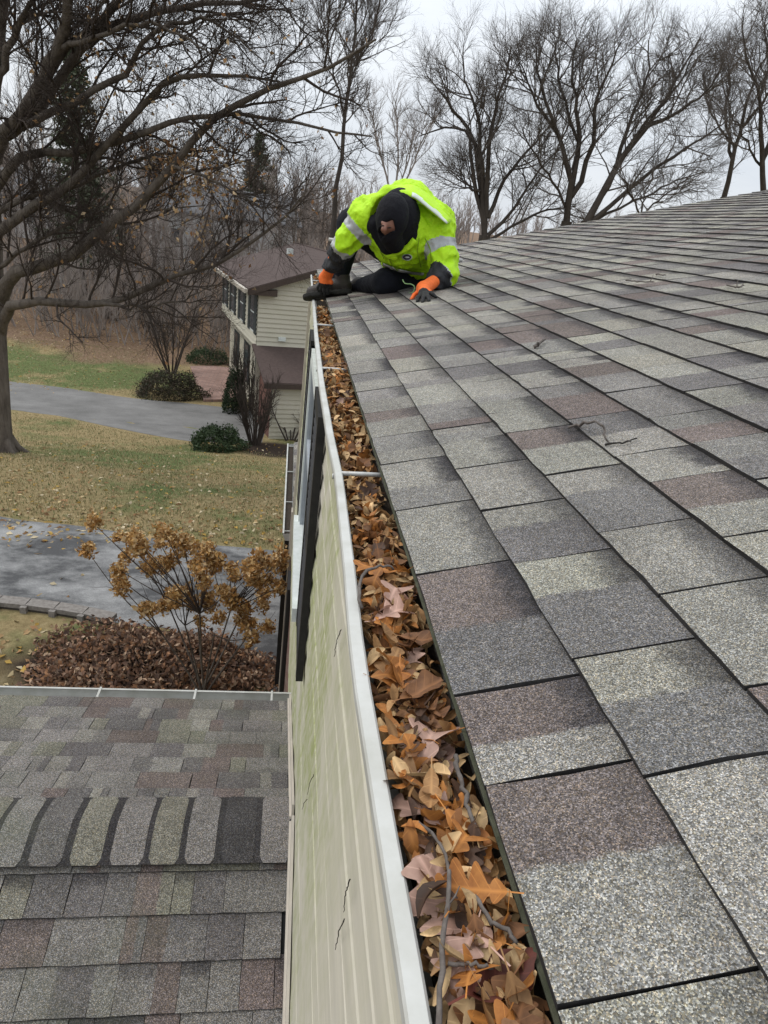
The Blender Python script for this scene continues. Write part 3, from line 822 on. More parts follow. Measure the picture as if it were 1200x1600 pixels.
for e in (1.05, 3.7, 6.3, 8.7):
    w_ = MB()
    o0 = .22 - .05
    w_.prism([Q(e - .45, o0, -4.25), Q(e + .45, o0, -4.25), Q(e + .45, o0, -2.65), Q(e - .45, o0, -2.65)], G_ * .06)
    wn = w_.build('window', M['pale_trim'], nh)
    mb = MB(); 
    for zz in (-4.18, -3.42):
        mb.prism([Q(e - .38, o0 - .012, zz), Q(e + .38, o0 - .012, zz), Q(e + .38, o0 - .012, zz + .7), Q(e - .38, o0 - .012, zz + .7)], G_ * .02)
    mb.build('pane', M['glass'], wn)
    for s_ in (-1, 1):
        mb = MB(); c = e + s_ * .72
        mb.prism([Q(c - .24, o0 - .02, -4.28), Q(c + .24, o0 - .02, -4.28), Q(c + .24, o0 - .02, -2.62), Q(c - .24, o0 - .02, -2.62)], G_ * .05)
        mb.build('shutter', M['dark_shutter'], nh)
for e in (1.6, 4.6, 7.6):
    mb = MB(); g0 = .22 + ov
    mb.prism([Q(e - .8, g0 - .03, -7.3), Q(e + .8, g0 - .03, -7.3), Q(e + .8, g0 - .03, -5.4), Q(e - .8, g0 - .03, -5.4)], G_ * .04); wn = mb.build('lower_window', M['dark_shutter'], nh)
    mb = MB(); mb.prism([Q(e - .4, g0 - .045, -7.2), Q(e + .4, g0 - .045, -7.2), Q(e + .4, g0 - .045, -5.5), Q(e - .4, g0 - .045, -5.5)], G_ * .014); mb.build('pane', M['glass'], wn)
# one-storey wing towards the camera
W0 = np.array([-1.026, 26.033, -5.6])
WL = float((A0 - W0) @ E_) + .1; WG = float((W0 - A0) @ G_)
nw = empty('neighbour_wing', tuple(np.r_[W0[:2] + G_[:2] * 2, GRD]))
prop(nw, 'low cream sided wing with brown lean-to roof in front of the two-storey house', 'house wing')
def Q2(e, g, z): return W0 + E_ * e + G_ * g + ZV * (z - W0[2])
RS = RISE / HD
ZH = -4.72
mb = MB(); mb.prism([Q2(.2, .25, GRD - .4), Q2(WL, .25, GRD - .4), Q2(WL, .25, ZH - .12), Q2(.2, .25, W0[2] - .06)], G_ * 6.3); w2 = mb.build('wall', M['brick_red'], nw)
def wtop(z): return .22, 6.5
Vv, Ff = lap_siding(None, GRD - .1, W0[2] - .1, 0, 0, G_, -E_, Q2(.2, 0, GRD - .1), .19, wtop)
o = link('siding', mesh_of('siding', Vv, Ff), w2, [M['siding_n']]); o['kind'] = 'stuff'
mb = MB(); mb.prism([Q2(-.1, -.12, W0[2] - .06), Q2(-.1, 6.7, W0[2] - .06), Q2(WL, 6.7, ZH), Q2(WL, -.12, ZH)], ZV * .09); mb.build('roof', M['brown_roof'], nw)
mb = MB(); mb.prism([Q2(-.1, -.125, W0[2] - .2), Q2(-.1, 6.7, W0[2] - .2), Q2(-.1, 6.7, W0[2] + .0), Q2(-.1, -.125, W0[2] + .0)], -E_ * .04); mb.build('eave_trim', M['brown_trim'], nw)
mb = MB(); mb.box(Q(-.06, 1.25, -4.35), (.1, .3, .16), [E_, G_, ZV]); mb.build('wall_lamp', M['pale_trim'], nh)
# brick forecourt by the front door
def paver_mat():
    m, t, b = new_mat('brick_pavers', .9, .2)
    co = N(t, 'ShaderNodeTexCoord').outputs['Object']
    br = N(t, 'ShaderNodeTexBrick'); br.inputs['Scale'].default_value = 1; br.inputs['Brick Width'].default_value = .4; br.inputs['Row Height'].default_value = .2; br.inputs['Mortar Size'].default_value = .015
    br.inputs['Color1'].default_value = (.33, .215, .175, 1); br.inputs['Color2'].default_value = (.25, .155, .125, 1); br.inputs['Mortar'].default_value = (.20, .15, .13, 1)
    L(t, co, br.inputs['Vector']); n_ = noise(t, 1.2, 5, .6, co); w = ramp(t, [(.3, .75), (.7, 1.2)]); L(t, n_.outputs[0], w.inputs[0])
    L(t, mixc(t, 1.0, br.outputs[0], w.outputs[0], 'MULTIPLY'), b.inputs['Base Color'])
    return m
pc = [on_ground(*q) for q in ((318, 628), (379, 628), (371, 570), (297, 573))]
mb = MB(); zp = -7.93; mb.prism([np.array([q[0], q[1], zp]) for q in pc], (0, 0, -.5)); o = mb.build('brick_path', paver_mat(), None); o['kind'] = 'structure'

# pale house and road far behind the trees on the left
M['pale_wall'] = simple('pale_wall', (.50, .50, .49), (.42, .42, .42), .8, 2)
def far_house(name, c, L_, Wd, h, rot, label, roofc):
    e = empty(name, tuple(c)); prop(e, label, 'house')
    ax = np.array([math.cos(rot), math.sin(rot), 0]); ay = np.array([-ax[1], ax[0], 0]); c = np.asarray(c, float)
    P = lambda a, b_, z: c + ax * a + ay * b_ + ZV * z
    MB().prism([P(-L_ / 2, -Wd / 2, -1), P(-L_ / 2, Wd / 2, -1), P(-L_ / 2, Wd / 2, h), P(-L_ / 2, 0, h + Wd * .28), P(-L_ / 2, -Wd / 2, h)], ax * L_).build('wall', M['pale_wall'], e)
    mb = MB()
    for s_ in (-1, 1): mb.prism([P(-L_ / 2 - .4, s_ * (Wd / 2 + .4), h - .1), P(L_ / 2 + .4, s_ * (Wd / 2 + .4), h - .1), P(L_ / 2 + .4, 0, h + Wd * .28 + .12), P(-L_ / 2 - .4, 0, h + Wd * .28 + .12)], ZV * .15)
    mb.build('roof', roofc, e)
    for k_ in range(4):
        a = -L_ / 2 + L_ * (k_ + .6) / 4.2
        w = MB().box(P(a, -Wd / 2 - .03, h * .55), (1.1, .08, 1.5), [ax, ay, ZV]).build('window', M['pale_trim'], e)
        MB().box(P(a, -Wd / 2 - .075, h * .55), (.9, .04, 1.3), [ax, ay, ZV]).build('pane', M['glass'], w)
M['grey_roof'] = simple('grey_roof', (.10, .10, .105), (.15, .15, .155), .9, 4)
q = at(345, 402, 72); far_house('distant_white_house', (q[0], q[1], float(terr(q[0], q[1]))), 13, 8, 4.6, .25, 'white house glimpsed through bare trees left of the brown roof', M['grey_roof'])
q = at(40, 372, 80); far_house('distant_pale_house', (q[0] - 3, q[1], float(terr(q[0], q[1]))), 16, 8, 3.4, -.1, 'pale long house glimpsed behind the two white trunks', M['grey_roof'])
# ================================================================== TREES
M['bark'] = simple('grey_bark', (.17, .145, .122), (.075, .062, .052), .95, 7, .1, 1.0, 26, .05, st=(1, 1, .22))
M['bark_dark'] = simple('dark_bark', (.085, .072, .062), (.045, .038, .033), .95, 5, .1, .6, 20, .03, st=(1, 1, .25))
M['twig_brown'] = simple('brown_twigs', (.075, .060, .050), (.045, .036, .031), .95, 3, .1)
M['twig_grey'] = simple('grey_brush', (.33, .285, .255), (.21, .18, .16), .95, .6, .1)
def birch_mat():
    m, t, b = new_mat('white_bark', .8, .2)
    n1 = noise(t, 6, 4, .6, stretch(t, (1, 1, 3.5))); r1 = ramp(t, [(.36, (.10, .09, .08)), (.48, (.40, .39, .37)), (.8, (.52, .51, .49))]); L(t, n1.outputs[0], r1.inputs[0])
    L(t, r1.outputs[0], b.inputs['Base Color']); return m
M['birch'] = birch_mat()
M['twig_wood'] = simple('woodland_bark', (.22, .185, .16), (.13, .108, .094), .95, 3, .1)
M['twig_crown'] = simple('crown_twigs', (.13, .112, .10), (.085, .073, .064), .95, 3, .1)
class Wood:
    """collects branches; tubes of the same shape are built together"""
    def __init__(s): s.a = {0: {}, 1: {}}
    def add(s, pts, rad, k, grp):
        pts = np.asarray(pts, float); n = len(pts)
        s.a[grp].setdefault((n, k), []).append((pts, np.broadcast_to(np.asarray(rad, float), (n,))))
    def mesh(s, grp, name):
        Vs, Fs, off = [], [], 0
        for (n, k), lst in s.a[grp].items():
            P = np.array([q[0] for q in lst]); Rr = np.array([q[1] for q in lst]); B = len(P)
            T = np.gradient(P, axis=1); T /= np.linalg.norm(T, axis=2)[..., None] + 1e-12
            ref = np.where((np.abs(T[:, :1] @ np.array([.31, .2, .93])) < .9)[..., None], np.array([.31, .2, .93]), np.array([.95, .1, -.3]))
            A = np.cross(T, np.broadcast_to(ref, T.shape)); A /= np.linalg.norm(A, axis=2)[..., None] + 1e-12
            Bn = np.cross(T, A); th = np.arange(k) * (2 * math.pi / k)
            V = P[:, :, None, :] + Rr[:, :, None, None] * (A[:, :, None, :] * np.cos(th)[:, None] + Bn[:, :, None, :] * np.sin(th)[:, None])
            i_ = np.arange(n - 1)[:, None] * k; j_ = np.arange(k)[None, :]; j2 = (j_ + 1) % k
            F = np.stack([i_ + j_, i_ + j2, i_ + k + j2, i_ + k + j_], -1).reshape(-1, 4)
            F = (F[None] + (np.arange(B) * n * k)[:, None, None]).reshape(-1, 4) + off
            Vs.append(V.reshape(-1, 3)); Fs.append(F); off += B * n * k
        return mesh_of(name, np.concatenate(Vs), np.concatenate(Fs))
    def has(s, grp): return len(s.a[grp]) > 0
def wander(p0, d, ln, n, r0, r1, curl, up, g):
    x, y, z = float(p0[0]), float(p0[1]), float(p0[2]); dx, dy, dz = float(d[0]), float(d[1]), float(d[2]); st = ln / n
    rn = (g.normal(0, curl, (n, 3))).tolist(); P = [(x, y, z)]
    for a, b_, c in rn:
        dx += a; dy += b_; dz += c + up; l = math.sqrt(dx * dx + dy * dy + dz * dz) + 1e-9; dx /= l; dy /= l; dz /= l
        x += dx * st; y += dy * st; z += dz * st; P.append((x, y, z))
    return np.array(P), r0 + (r1 - r0) * np.arange(n + 1) / n
def spawn(w, pts, rad, lev, LV, g, tips=None):
    if lev >= len(LV): return
    q = LV[lev]; n = q['n']; m_ = len(pts) - 1; pl = pts.tolist() if hasattr(pts, 'tolist') else pts; rl = list(map(float, rad))
    n = max(1, int(round(n * g.uniform(.8, 1.2)))); t0 = q.get('t0', .2)
    U = g.uniform(0, 1, (n, 3)).tolist(); NA = g.normal(0, 1, (n, 3)).tolist()
    seg_n = q.get('seg', 3); k = q.get('k', 3); grp = q.get('grp', 1); curl = q.get('curl', .16); up = q.get('up', .05); lift = q.get('lift', .15)
    for i0 in range(n):
        t = (i0 + U[i0][0]) / n * (1 - t0) + t0
        f = min(t, .999) * m_; i_ = int(f); fr = f - i_
        a0, a1 = pl[i_], pl[i_ + 1]; sx_, sy_, sz_ = a1[0] - a0[0], a1[1] - a0[1], a1[2] - a0[2]
        p = (a0[0] + sx_ * fr, a0[1] + sy_ * fr, a0[2] + sz_ * fr); l = math.sqrt(sx_ * sx_ + sy_ * sy_ + sz_ * sz_) + 1e-9; sx_ /= l; sy_ /= l; sz_ /= l
        r_ = rl[i_] + (rl[i_ + 1] - rl[i_]) * fr
        ax_, ay_, az_ = NA[i0]; dt = ax_ * sx_ + ay_ * sy_ + az_ * sz_; ax_ -= sx_ * dt; ay_ -= sy_ * dt; az_ -= sz_ * dt
        l = math.sqrt(ax_ * ax_ + ay_ * ay_ + az_ * az_) + 1e-9
        th = q['ang'] * (.7 + .6 * U[i0][1]); c_, s_ = math.cos(th), math.sin(th) / l
        cd_ = (sx_ * c_ + ax_ * s_, sy_ * c_ + ay_ * s_, sz_ * c_ + az_ * s_ + lift)
        ln = q['len'] * (.6 + .65 * U[i0][2]) * (1 - q.get('tap', .45) * t); rr = min(r_ * .72, q['r'])
        P, Rr = wander(p, cd_, ln, seg_n, rr, rr * .45, curl, up, g)
        w.add(P, Rr, k, grp)
        if tips is not None and lev >= len(LV) - 2: tips.append(P[-1])
        spawn(w, P, Rr, lev + 1, LV, g, tips)
def smooth_path(pts, n):
    P = np.asarray(pts, float); m_ = len(P)
    Pp = np.vstack([2 * P[0] - P[1], P, 2 * P[-1] - P[-2]]); out = []
    for u in np.linspace(0, m_ - 1 - 1e-6, n):
        i_ = int(u); t = u - i_; a, b_, c, d = Pp[i_:i_ + 4]
        out.append(.5 * ((2 * b_) + (c - a) * t + (2 * a - 5 * b_ + 4 * c - d) * t * t + (3 * b_ - a - 3 * c + d) * t ** 3))
    return np.array(out)
def limb(w, pxs, Y0, Y1, r0, r1, g, n=10, jit=.04, k=7):
    m_ = len(pxs); P = np.array([at(q[0], q[1], Y0 + (Y1 - Y0) * i_ / (m_ - 1)) for i_, q in enumerate(pxs)])
    P = smooth_path(P, n); P[1:] += g.normal(0, jit, P[1:].shape)
    Rr = r0 + (r1 - r0) * np.linspace(0, 1, n) ** .8
    w.add(P, Rr, k, 0)
    return P, Rr
def tree_obj(name, w, base, label, mt, mtw, group=None, cat='tree'):
    e = empty(name, tuple(base)); prop(e, label, cat, group)
    if w.has(0): link('trunk', w.mesh(0, name + '_trunk'), e, [mt], True)
    if w.has(1): link('crown', w.mesh(1, name + '_crown'), e, [mtw], True)
    return e
g = np.random.default_rng(5)
# --- the big oak on the left
w = Wood(); tips = []
base = on_ground(12, 706)
TYp = base[1]
tr = [(base[0] - .18, base[1], base[2] - .2), (base[0] - .22, base[1], base[2] + .5)] + [tuple(at(px, py, TYp)) for px, py in ((-8, 600), (-12, 520), (-16, 440), (-18, 360), (-22, 270), (-20, 180), (-10, 90), (0, 0), (15, -110), (20, -260))]
P = smooth_path(tr, 24); Rr = np.interp(np.linspace(0, 1, 24), [0, .03, .07, .2, .5, 1], [.56, .45, .39, .35, .30, .10])
w.add(P, Rr, 12, 0)
for k_ in range(7):
    a = k_ * .9 + .3; q = np.array([base[0] - .2, base[1], base[2]])
    w.add(np.array([q + [math.cos(a) * .27, math.sin(a) * .27, .40], q + [math.cos(a) * .46, math.sin(a) * .46, .08], q + [math.cos(a) * .75, math.sin(a) * .75, -.1]]), [.14, .11, .05], 6, 0)
LVB = [dict(n=14, len=2.1, ang=.75, r=.032, seg=6, k=4, curl=.16, up=.03, t0=.12, grp=1),
       dict(n=8, len=1.1, ang=.7, r=.013, seg=4, k=3, curl=.18, up=.03),
       dict(n=6, len=.6, ang=.7, r=.0075, seg=2, k=3, curl=.18, up=.02),
       dict(n=4, len=.32, ang=.7, r=.005, seg=1, k=3, curl=.15, up=0)]
LB = [([(0, 520), (10, 490), (28, 474), (83, 471), (158, 474), (217, 454), (292, 425), (345, 412), (417, 362), (480, 300)], TYp, 15.5, .23, .03),
      ([(0, 470), (12, 440), (32, 420), (62, 412), (100, 404), (137, 383), (175, 347), (210, 325), (270, 260), (310, 210), (350, 175), (390, 150), (450, 127), (500, 110), (548, 86), (590, 60)], TYp, 14.8, .27, .03),
      ([(-10, 250), (5, 212), (32, 180), (75, 110), (95, 55), (107, 0), (112, -80)], TYp, 16.5, .26, .14),
      ([(10, 210), (40, 185), (100, 75), (165, 40), (240, 20), (320, 8), (390, 2), (450, -10)], TYp, 16, .2, .04),
      ([(15, 205), (55, 178), (120, 85), (185, 0), (220, -60)], TYp, 17, .2, .1),
      ([(-15, 400), (0, 362), (65, 320), (120, 280), (175, 220), (240, 145), (310, 118), (380, 116), (440, 125)], TYp, 15.8, .21, .03),
      ([(-10, 300), (30, 247), (100, 240), (165, 225), (220, 210), (280, 185), (350, 178), (420, 182), (530, 206), (580, 215)], TYp, 15.2, .17, .025),
      ([(-15, 350), (0, 330), (50, 305), (115, 290), (180, 262), (250, 240), (330, 236)], TYp, 17.5, .13, .025),
      ([(45, 195), (110, 160), (190, 120), (230, 60), (300, 30), (360, 50), (410, 95)], 18, 15.5, .13, .02),
      ([(-10, 420), (20, 400), (70, 370), (150, 330), (230, 330), (320, 320)], TYp, 17, .10, .02),
      ([(-5, 130), (20, 60), (40, 20), (70, -30)], TYp, 18, .14, .06),
      ([(100, 75), (140, 60), (230, 40), (290, 60), (350, 100)], 17.4, 15, .09, .02),
      ([(158, 474), (220, 478), (280, 470), (350, 440)], 17.2, 17, .07, .015),
      ([(270, 260), (330, 280), (400, 320), (440, 350)], 16.4, 15.2, .06, .012)]
for pxs, y0, y1, r0, r1 in LB:
    P, Rr = limb(w, pxs, y0, y1, r0 * .72, r1 * .6, g, 18, .025, 8)
    spawn(w, P, Rr, 0, LVB, g, tips)
oak = tree_obj('oak_tree', w, (base[0] - .2, base[1], base[2]), 'big bare oak at the left edge with long limbs reaching over the lawn', M['bark'], M['twig_brown'])
# last tan leaves clinging to the oak
def leaf_cards(P, size, g, cols, flat=False):
    """small folded leaves, two triangles pairs each"""
    n = len(P); P = np.asarray(P, float)
    a = g.normal(0, 1, (n, 3)); 
    if flat: a[:, 2] *= .25
    a /= np.linalg.norm(a, axis=1)[:, None]
    b_ = g.normal(0, 1, (n, 3))
    if flat: b_[:, 2] *= .25
    b_ -= a * (a * b_).sum(1)[:, None]; b_ /= np.linalg.norm(b_, axis=1)[:, None]
    c = np.cross(a, b_); s = size * g.uniform(.6, 1.3, n)[:, None]
    V = np.stack([P - a * s, P + b_ * s * .55 + c * s * .25, P + a * s, P - b_ * s * .55 + c * s * .25], 1).reshape(-1, 3)
    i_ = np.arange(n)[:, None] * 4
    F = np.concatenate([i_ + np.array([[0, 1, 2]]), i_ + np.array([[0, 2, 3]])], 1).reshape(-1, 3)
    col = np.repeat(np.asarray(cols)[g.integers(0, len(cols), n)] * g.uniform(.7, 1.3, n)[:, None], 2, axis=0)
    return V, F, np.c_[col, np.ones(len(col))]
def leaf_attr_mat(name, rough=.8, trans=.25):
    m, t, b = new_mat(name, rough, .2)
    A = N(t, 'ShaderNodeAttribute', attribute_name='leafcol')
    L(t, A.outputs['Color'], b.inputs['Base Color'])
    if trans:
        tr_ = N(t, 'ShaderNodeBsdfTranslucent'); L(t, A.outputs['Color'], tr_.inputs[0])
        mx_ = N(t, 'ShaderNodeMixShader'); mx_.inputs[0].default_value = trans
        out = t.nodes['Material Output']; L(t, b.outputs[0], mx_.inputs[1]); L(t, tr_.outputs[0], mx_.inputs[2]); L(t, mx_.outputs[0], out.inputs[0])
    return m
M['leafattr'] = leaf_attr_mat('dry_leaves')
M['leafgreen'] = leaf_attr_mat('green_leaves', .6, .2)
TAN = np.array([(.38, .25, .13), (.32, .19, .09), (.25, .13, .06), (.42, .31, .19)])
def leaf_obj(name, V, F, C, parent=None, mat=None, kind='stuff'):
    me = mesh_of(name, V, F); set_attr(me, 'leafcol', C)
    o = link(name, me, parent, [mat or M['leafattr']])
    if kind: o['kind'] = kind
    return o
T = np.array(tips); d_ = T - CAM; zc = d_ @ FW; uu = 600 + FPX * (d_ @ RT) / zc; vv = 800 - FPX * (d_ @ UP) / zc
ok = (np.exp(-((uu - 300) / 70) ** 2 - ((vv - 290) / 60) ** 2) * .5 + np.exp(-((uu - 190) / 80) ** 2 - ((vv - 120) / 60) ** 2) * .08 + .012) > g.uniform(0, 1, len(T))
leaf_obj('clinging_leaves', *leaf_cards(T[ok] + g.normal(0, .04, (ok.sum(), 3)), .055, g, TAN), parent=oak)

# --- bare trees behind the roof on the right
LVR = [dict(n=10, len=2.6, ang=.74, r=.034, seg=6, k=4, curl=.12, up=.05, t0=.12, lift=.06, grp=1, tap=.62),
       dict(n=7, len=1.4, ang=.72, r=.016, seg=3, k=3, curl=.14, up=.03, lift=.04),
       dict(n=5, len=.8, ang=.7, r=.010, seg=2, k=3, curl=.13, up=.03, lift=.06),
       dict(n=4, len=.5, ang=.6, r=.0068, seg=1, k=3, curl=.1, up=.02, lift=.04)]
def px_tree(name, Y, basepx, limbs, label, seed, r0=.3, LV=LVR, drop=10, dy=1.6, mats=('bark_dark', 'twig_crown')):
    g2 = np.random.default_rng(seed); w = Wood()
    b_ = at(basepx[0], basepx[1], Y); foot = np.array([b_[0], b_[1], float(terr(b_[0], b_[1]))])
    w.add(np.array([foot - [0, 0, .2], foot + (b_ - foot) * .3, foot + (b_ - foot) * .7, b_ + [0, 0, .1]]), [r0 * 1.4, r0 * 1.05, r0 * .92, r0 * .82], 9, 0)
    for l in limbs:
        rr = l[1] if isinstance(l[1], float) else r0 * .6
        pxs = l[0] if isinstance(l[1], float) else l
        if 21 <= seed <= 25: pxs = [(a_, b2 if b2 > 210 else 210 - (210 - b2) * .80) for a_, b2 in pxs]
        P, Rr = limb(w, pxs, Y, Y + g2.uniform(-dy, dy), rr * .78, .02, g2, 12, .035, 7)
        spawn(w, P, Rr, 0, LV, g2)
    return tree_obj(name, w, foot, label, M[mats[0]], M[mats[1]])
px_tree('bare_tree', 30, (757, 372), [([(757, 372), (752, 330), (742, 290), (735, 225), (722, 200), (690, 200), (655, 215)], .17),
    ([(757, 365), (750, 290), (737, 215), (712, 170), (690, 130), (668, 95)], .17), ([(758, 350), (752, 240), (748, 180), (730, 120), (722, 50)], .16),
    ([(760, 340), (765, 230), (775, 150), (790, 90), (797, 40)], .15), ([(762, 340), (785, 285), (820, 240), (850, 210), (880, 170)], .13),
    ([(762, 368), (800, 330), (840, 270), (880, 225)], .12), ([(765, 375), (830, 338), (870, 325), (900, 322)], .09), ([(750, 300), (728, 290), (718, 270)], .07)],
    'bare round-topped tree just right of the kneeling worker', 21)
px_tree('bare_tree', 29, (885, 350), [([(885, 350), (890, 290), (880, 240), (870, 200), (850, 130), (840, 80), (838, 30)], .19),
    ([(888, 320), (905, 220), (900, 150), (895, 80), (902, 20)], .17), ([(890, 310), (925, 230), (930, 160), (950, 90), (972, 30)], .16),
    ([(875, 215), (845, 160), (826, 115), (815, 70)], .10), ([(888, 330), (860, 275), (835, 240), (815, 200)], .08), ([(905, 225), (880, 130), (870, 60), (866, 20)], .09)],
    'bare tree with upright trunk in the middle of the roof line', 22, .27)
px_tree('bare_tree', 28, (915, 350), [([(915, 350), (960, 265), (1000, 210), (1035, 150), (1065, 85), (1095, 25)], .20),
    ([(920, 340), (960, 270), (985, 180), (1010, 100), (1015, 30)], .16), ([(925, 345), (1000, 280), (1060, 240), (1105, 210), (1140, 175)], .13),
    ([(960, 262), (1010, 185), (1055, 120), (1080, 60)], .11), ([(930, 345), (1000, 310), (1050, 285), (1100, 270)], .08), ([(1000, 205), (1060, 165), (1110, 120), (1130, 70)], .09)],
    'bare tree leaning right over the roof with long slanting limbs', 23, .25)
px_tree('bare_tree', 33, (1130, 312), [([(1130, 312), (1145, 250), (1160, 195), (1172, 125), (1195, 60), (1205, 0)], .17),
    ([(1145, 250), (1135, 180), (1140, 110), (1135, 50)], .11), ([(1160, 195), (1190, 150), (1215, 100), (1240, 40)], .11), ([(1150, 230), (1120, 190), (1105, 140), (1100, 90)], .08)],
    'thin bare tree near the right edge behind the roof', 24, .2)
px_tree('bare_tree', 30, (1193, 305), [([(1193, 305), (1190, 210), (1185, 130), (1165, 50), (1160, -20)], .16), ([(1192, 250), (1215, 170), (1230, 100)], .14), ([(1190, 260), (1160, 210), (1140, 165)], .07), ([(1186, 140), (1205, 60), (1210, 0)], .10)],
    'bare tree cut by the right edge of the view', 25, .22)
LVM = [dict(n=20, len=2.6, ang=.75, r=.045, seg=5, k=4, curl=.14, up=.09, t0=.22, lift=.2, grp=1), dict(n=7, len=1.2, ang=.6, r=.02, seg=4, k=3, curl=.16, up=.06),
       dict(n=5, len=.7, ang=.6, r=.012, seg=3, k=3, curl=.18, up=.04), dict(n=4, len=.4, ang=.6, r=.008, seg=2, k=3)]
px_tree('bare_tree', 37, (522, 345), [([(522, 345), (532, 255), (540, 170), (548, 110), (556, 40), (560, -30), (565, -110)], .17), ([(538, 180), (520, 110), (505, 40), (500, -20)], .07), ([(545, 125), (575, 70), (590, 10)], .06)],
    'slim tall bare tree rising behind the worker on the left', 26, .2, LVM)
LVP = [dict(n=12, len=2.6, ang=.5, r=.04, seg=5, k=3, curl=.14, up=.08, lift=.2, grp=1), dict(n=6, len=1.2, ang=.5, r=.02, seg=3, k=3, curl=.16), dict(n=5, len=.7, ang=.5, r=.013, seg=2, k=3)]
px_tree('bare_tree', 52, (615, 330), [([(615, 330), (600, 260), (585, 200), (575, 160)], .12), ([(616, 320), (622, 250), (620, 190), (612, 150)], .12), ([(618, 320), (645, 260), (665, 210), (680, 180)], .11), ([(615, 325), (640, 240), (648, 190)], .1)],
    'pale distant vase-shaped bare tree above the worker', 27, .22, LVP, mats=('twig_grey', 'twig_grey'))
px_tree('bare_tree', 26, (1000, 340), [([(1000, 340), (1010, 300), (1020, 270)], .05), ([(1000, 340), (985, 305), (975, 275)], .05), ([(1000, 340), (1040, 305), (1075, 280)], .05)],
    'low bare sapling showing just above the roof edge', 28, .08, [dict(n=10, len=1.2, ang=.6, r=.02, seg=4, k=3, up=.08, grp=1), dict(n=6, len=.6, ang=.6, r=.011, seg=3, k=3), dict(n=4, len=.35, ang=.6, r=.007, seg=2, k=3)])
# two white-barked trunks
for seed, path, lab in ((31, [(78, 372), (70, 330), (58, 280), (46, 225), (36, 170), (30, 110), (28, 40)], 'white-barked trunk, the left one of the pair behind the oak'),
                        (32, [(92, 368), (84, 325), (74, 270), (64, 210), (58, 160), (55, 90), (60, 20)], 'white-barked trunk, the right one of the pair behind the oak')):
    px_tree('birch_tree', 54, path[0], [(path, .15), ([path[3], (path[3][0] + 50, 200), (path[3][0] + 80, 150)], .1)], lab, seed, .16, LVP, mats=('birch', 'twig_grey'))

# --- woods behind: four shapes, planted as single trees
def proto_tree(seed, H, spread, stems=1):
    g2 = np.random.default_rng(seed); w = Wood()
    for s_ in range(stems):
        a = g2.uniform(0, 6.28); d0 = np.array([math.cos(a) * .12 * (stems > 1), math.sin(a) * .12 * (stems > 1), 1.])
        P, Rr = wander((0, 0, -.2), d0, H * g2.uniform(.85, 1), 12, .19, .03, .05, .05, g2)
        w.add(P, Rr, 6, 0)
        spawn(w, P, Rr, 0, [dict(n=17, len=H * spread, ang=.7, r=.06, seg=5, k=4, curl=.14, up=.06, t0=.25, lift=.2, grp=1),
                            dict(n=7, len=H * .12, ang=.65, r=.025, seg=3, k=3, curl=.16, up=.04), dict(n=5, len=H * .07, ang=.65, r=.014, seg=2, k=3, curl=.16)], g2)
    return w
protos = []
for seed, H, sp, st in ((41, 11, .30, 1), (42, 13, .24, 1), (43, 9, .34, 2), (44, 12, .28, 2)):
    w = proto_tree(seed, H, sp, st); protos.append((w.mesh(0, 'woods_trunk'), w.mesh(1, 'woods_crown'), H))
    protos[-1][0].materials.append(M['twig_wood']); protos[-1][1].materials.append(M['twig_grey' if seed % 2 else 'twig_wood'])
spots = []
def woods_px(x_, y_):
    d = np.array([x_, y_, .5]) - CAM; u = 600 + FPX * (d @ RT) / (d @ FW); deep = '(nearer)' if y_ < 62 else '(farther)'
    for lim, w_ in ((70, 'around the white trunks'), (160, 'just right of the white trunks'), (240, 'behind the oak limbs'), (320, 'left of the neighbouring house'), (400, 'above the left half of the brown roof'), (470, 'above the right half of the brown roof'), (560, 'beside the slim tall tree'), (660, 'right behind the worker'), (800, 'just right of the worker'), (2000, 'beyond the roof edge on the right')):
        if u < lim: return w_ + ' ' + deep
g = np.random.default_rng(77)
for px, Y in ((20, 58), (60, 66), (105, 52), (130, 62), (160, 48), (185, 70), (205, 55), (235, 60), (262, 50), (285, 66), (305, 56), (330, 74), (355, 58), (375, 68), (400, 54), (420, 76), (440, 62), (462, 57), (480, 70), (500, 60), (520, 80), (540, 66), (560, 74), (585, 82), (600, 68), (640, 85), (665, 76), (700, 84), (10, 75), (150, 80), (250, 84), (390, 88), (690, 64), (720, 70), (960, 60), (1060, 64), (840, 66)):
    q = at(px, 360, Y); spots.append((q[0], q[1]))
for i_, (x_, y_) in enumerate(spots):
    tm, cm, H = protos[i_ % 4]
    e = empty('woodland_tree', (x_, y_, float(terr(x_, y_)) - .1)); prop(e, 'bare woodland tree ' + woods_px(x_, y_), 'tree', 'bare trees of the background woods')
    want = g.uniform(7.5, 11.5) if y_ < 62 else g.uniform(8, 12)
    if x_ > 3: want = g.uniform(5.5, 7.5)
    sc = want / H
    e.scale = (sc, sc, sc); e.rotation_euler = (0, 0, g.uniform(0, 6.28))
    for nm, me_ in (('trunk', tm), ('crown', cm)):
        o = bpy.data.objects.new(nm, me_); COL.objects.link(o); o.parent = e
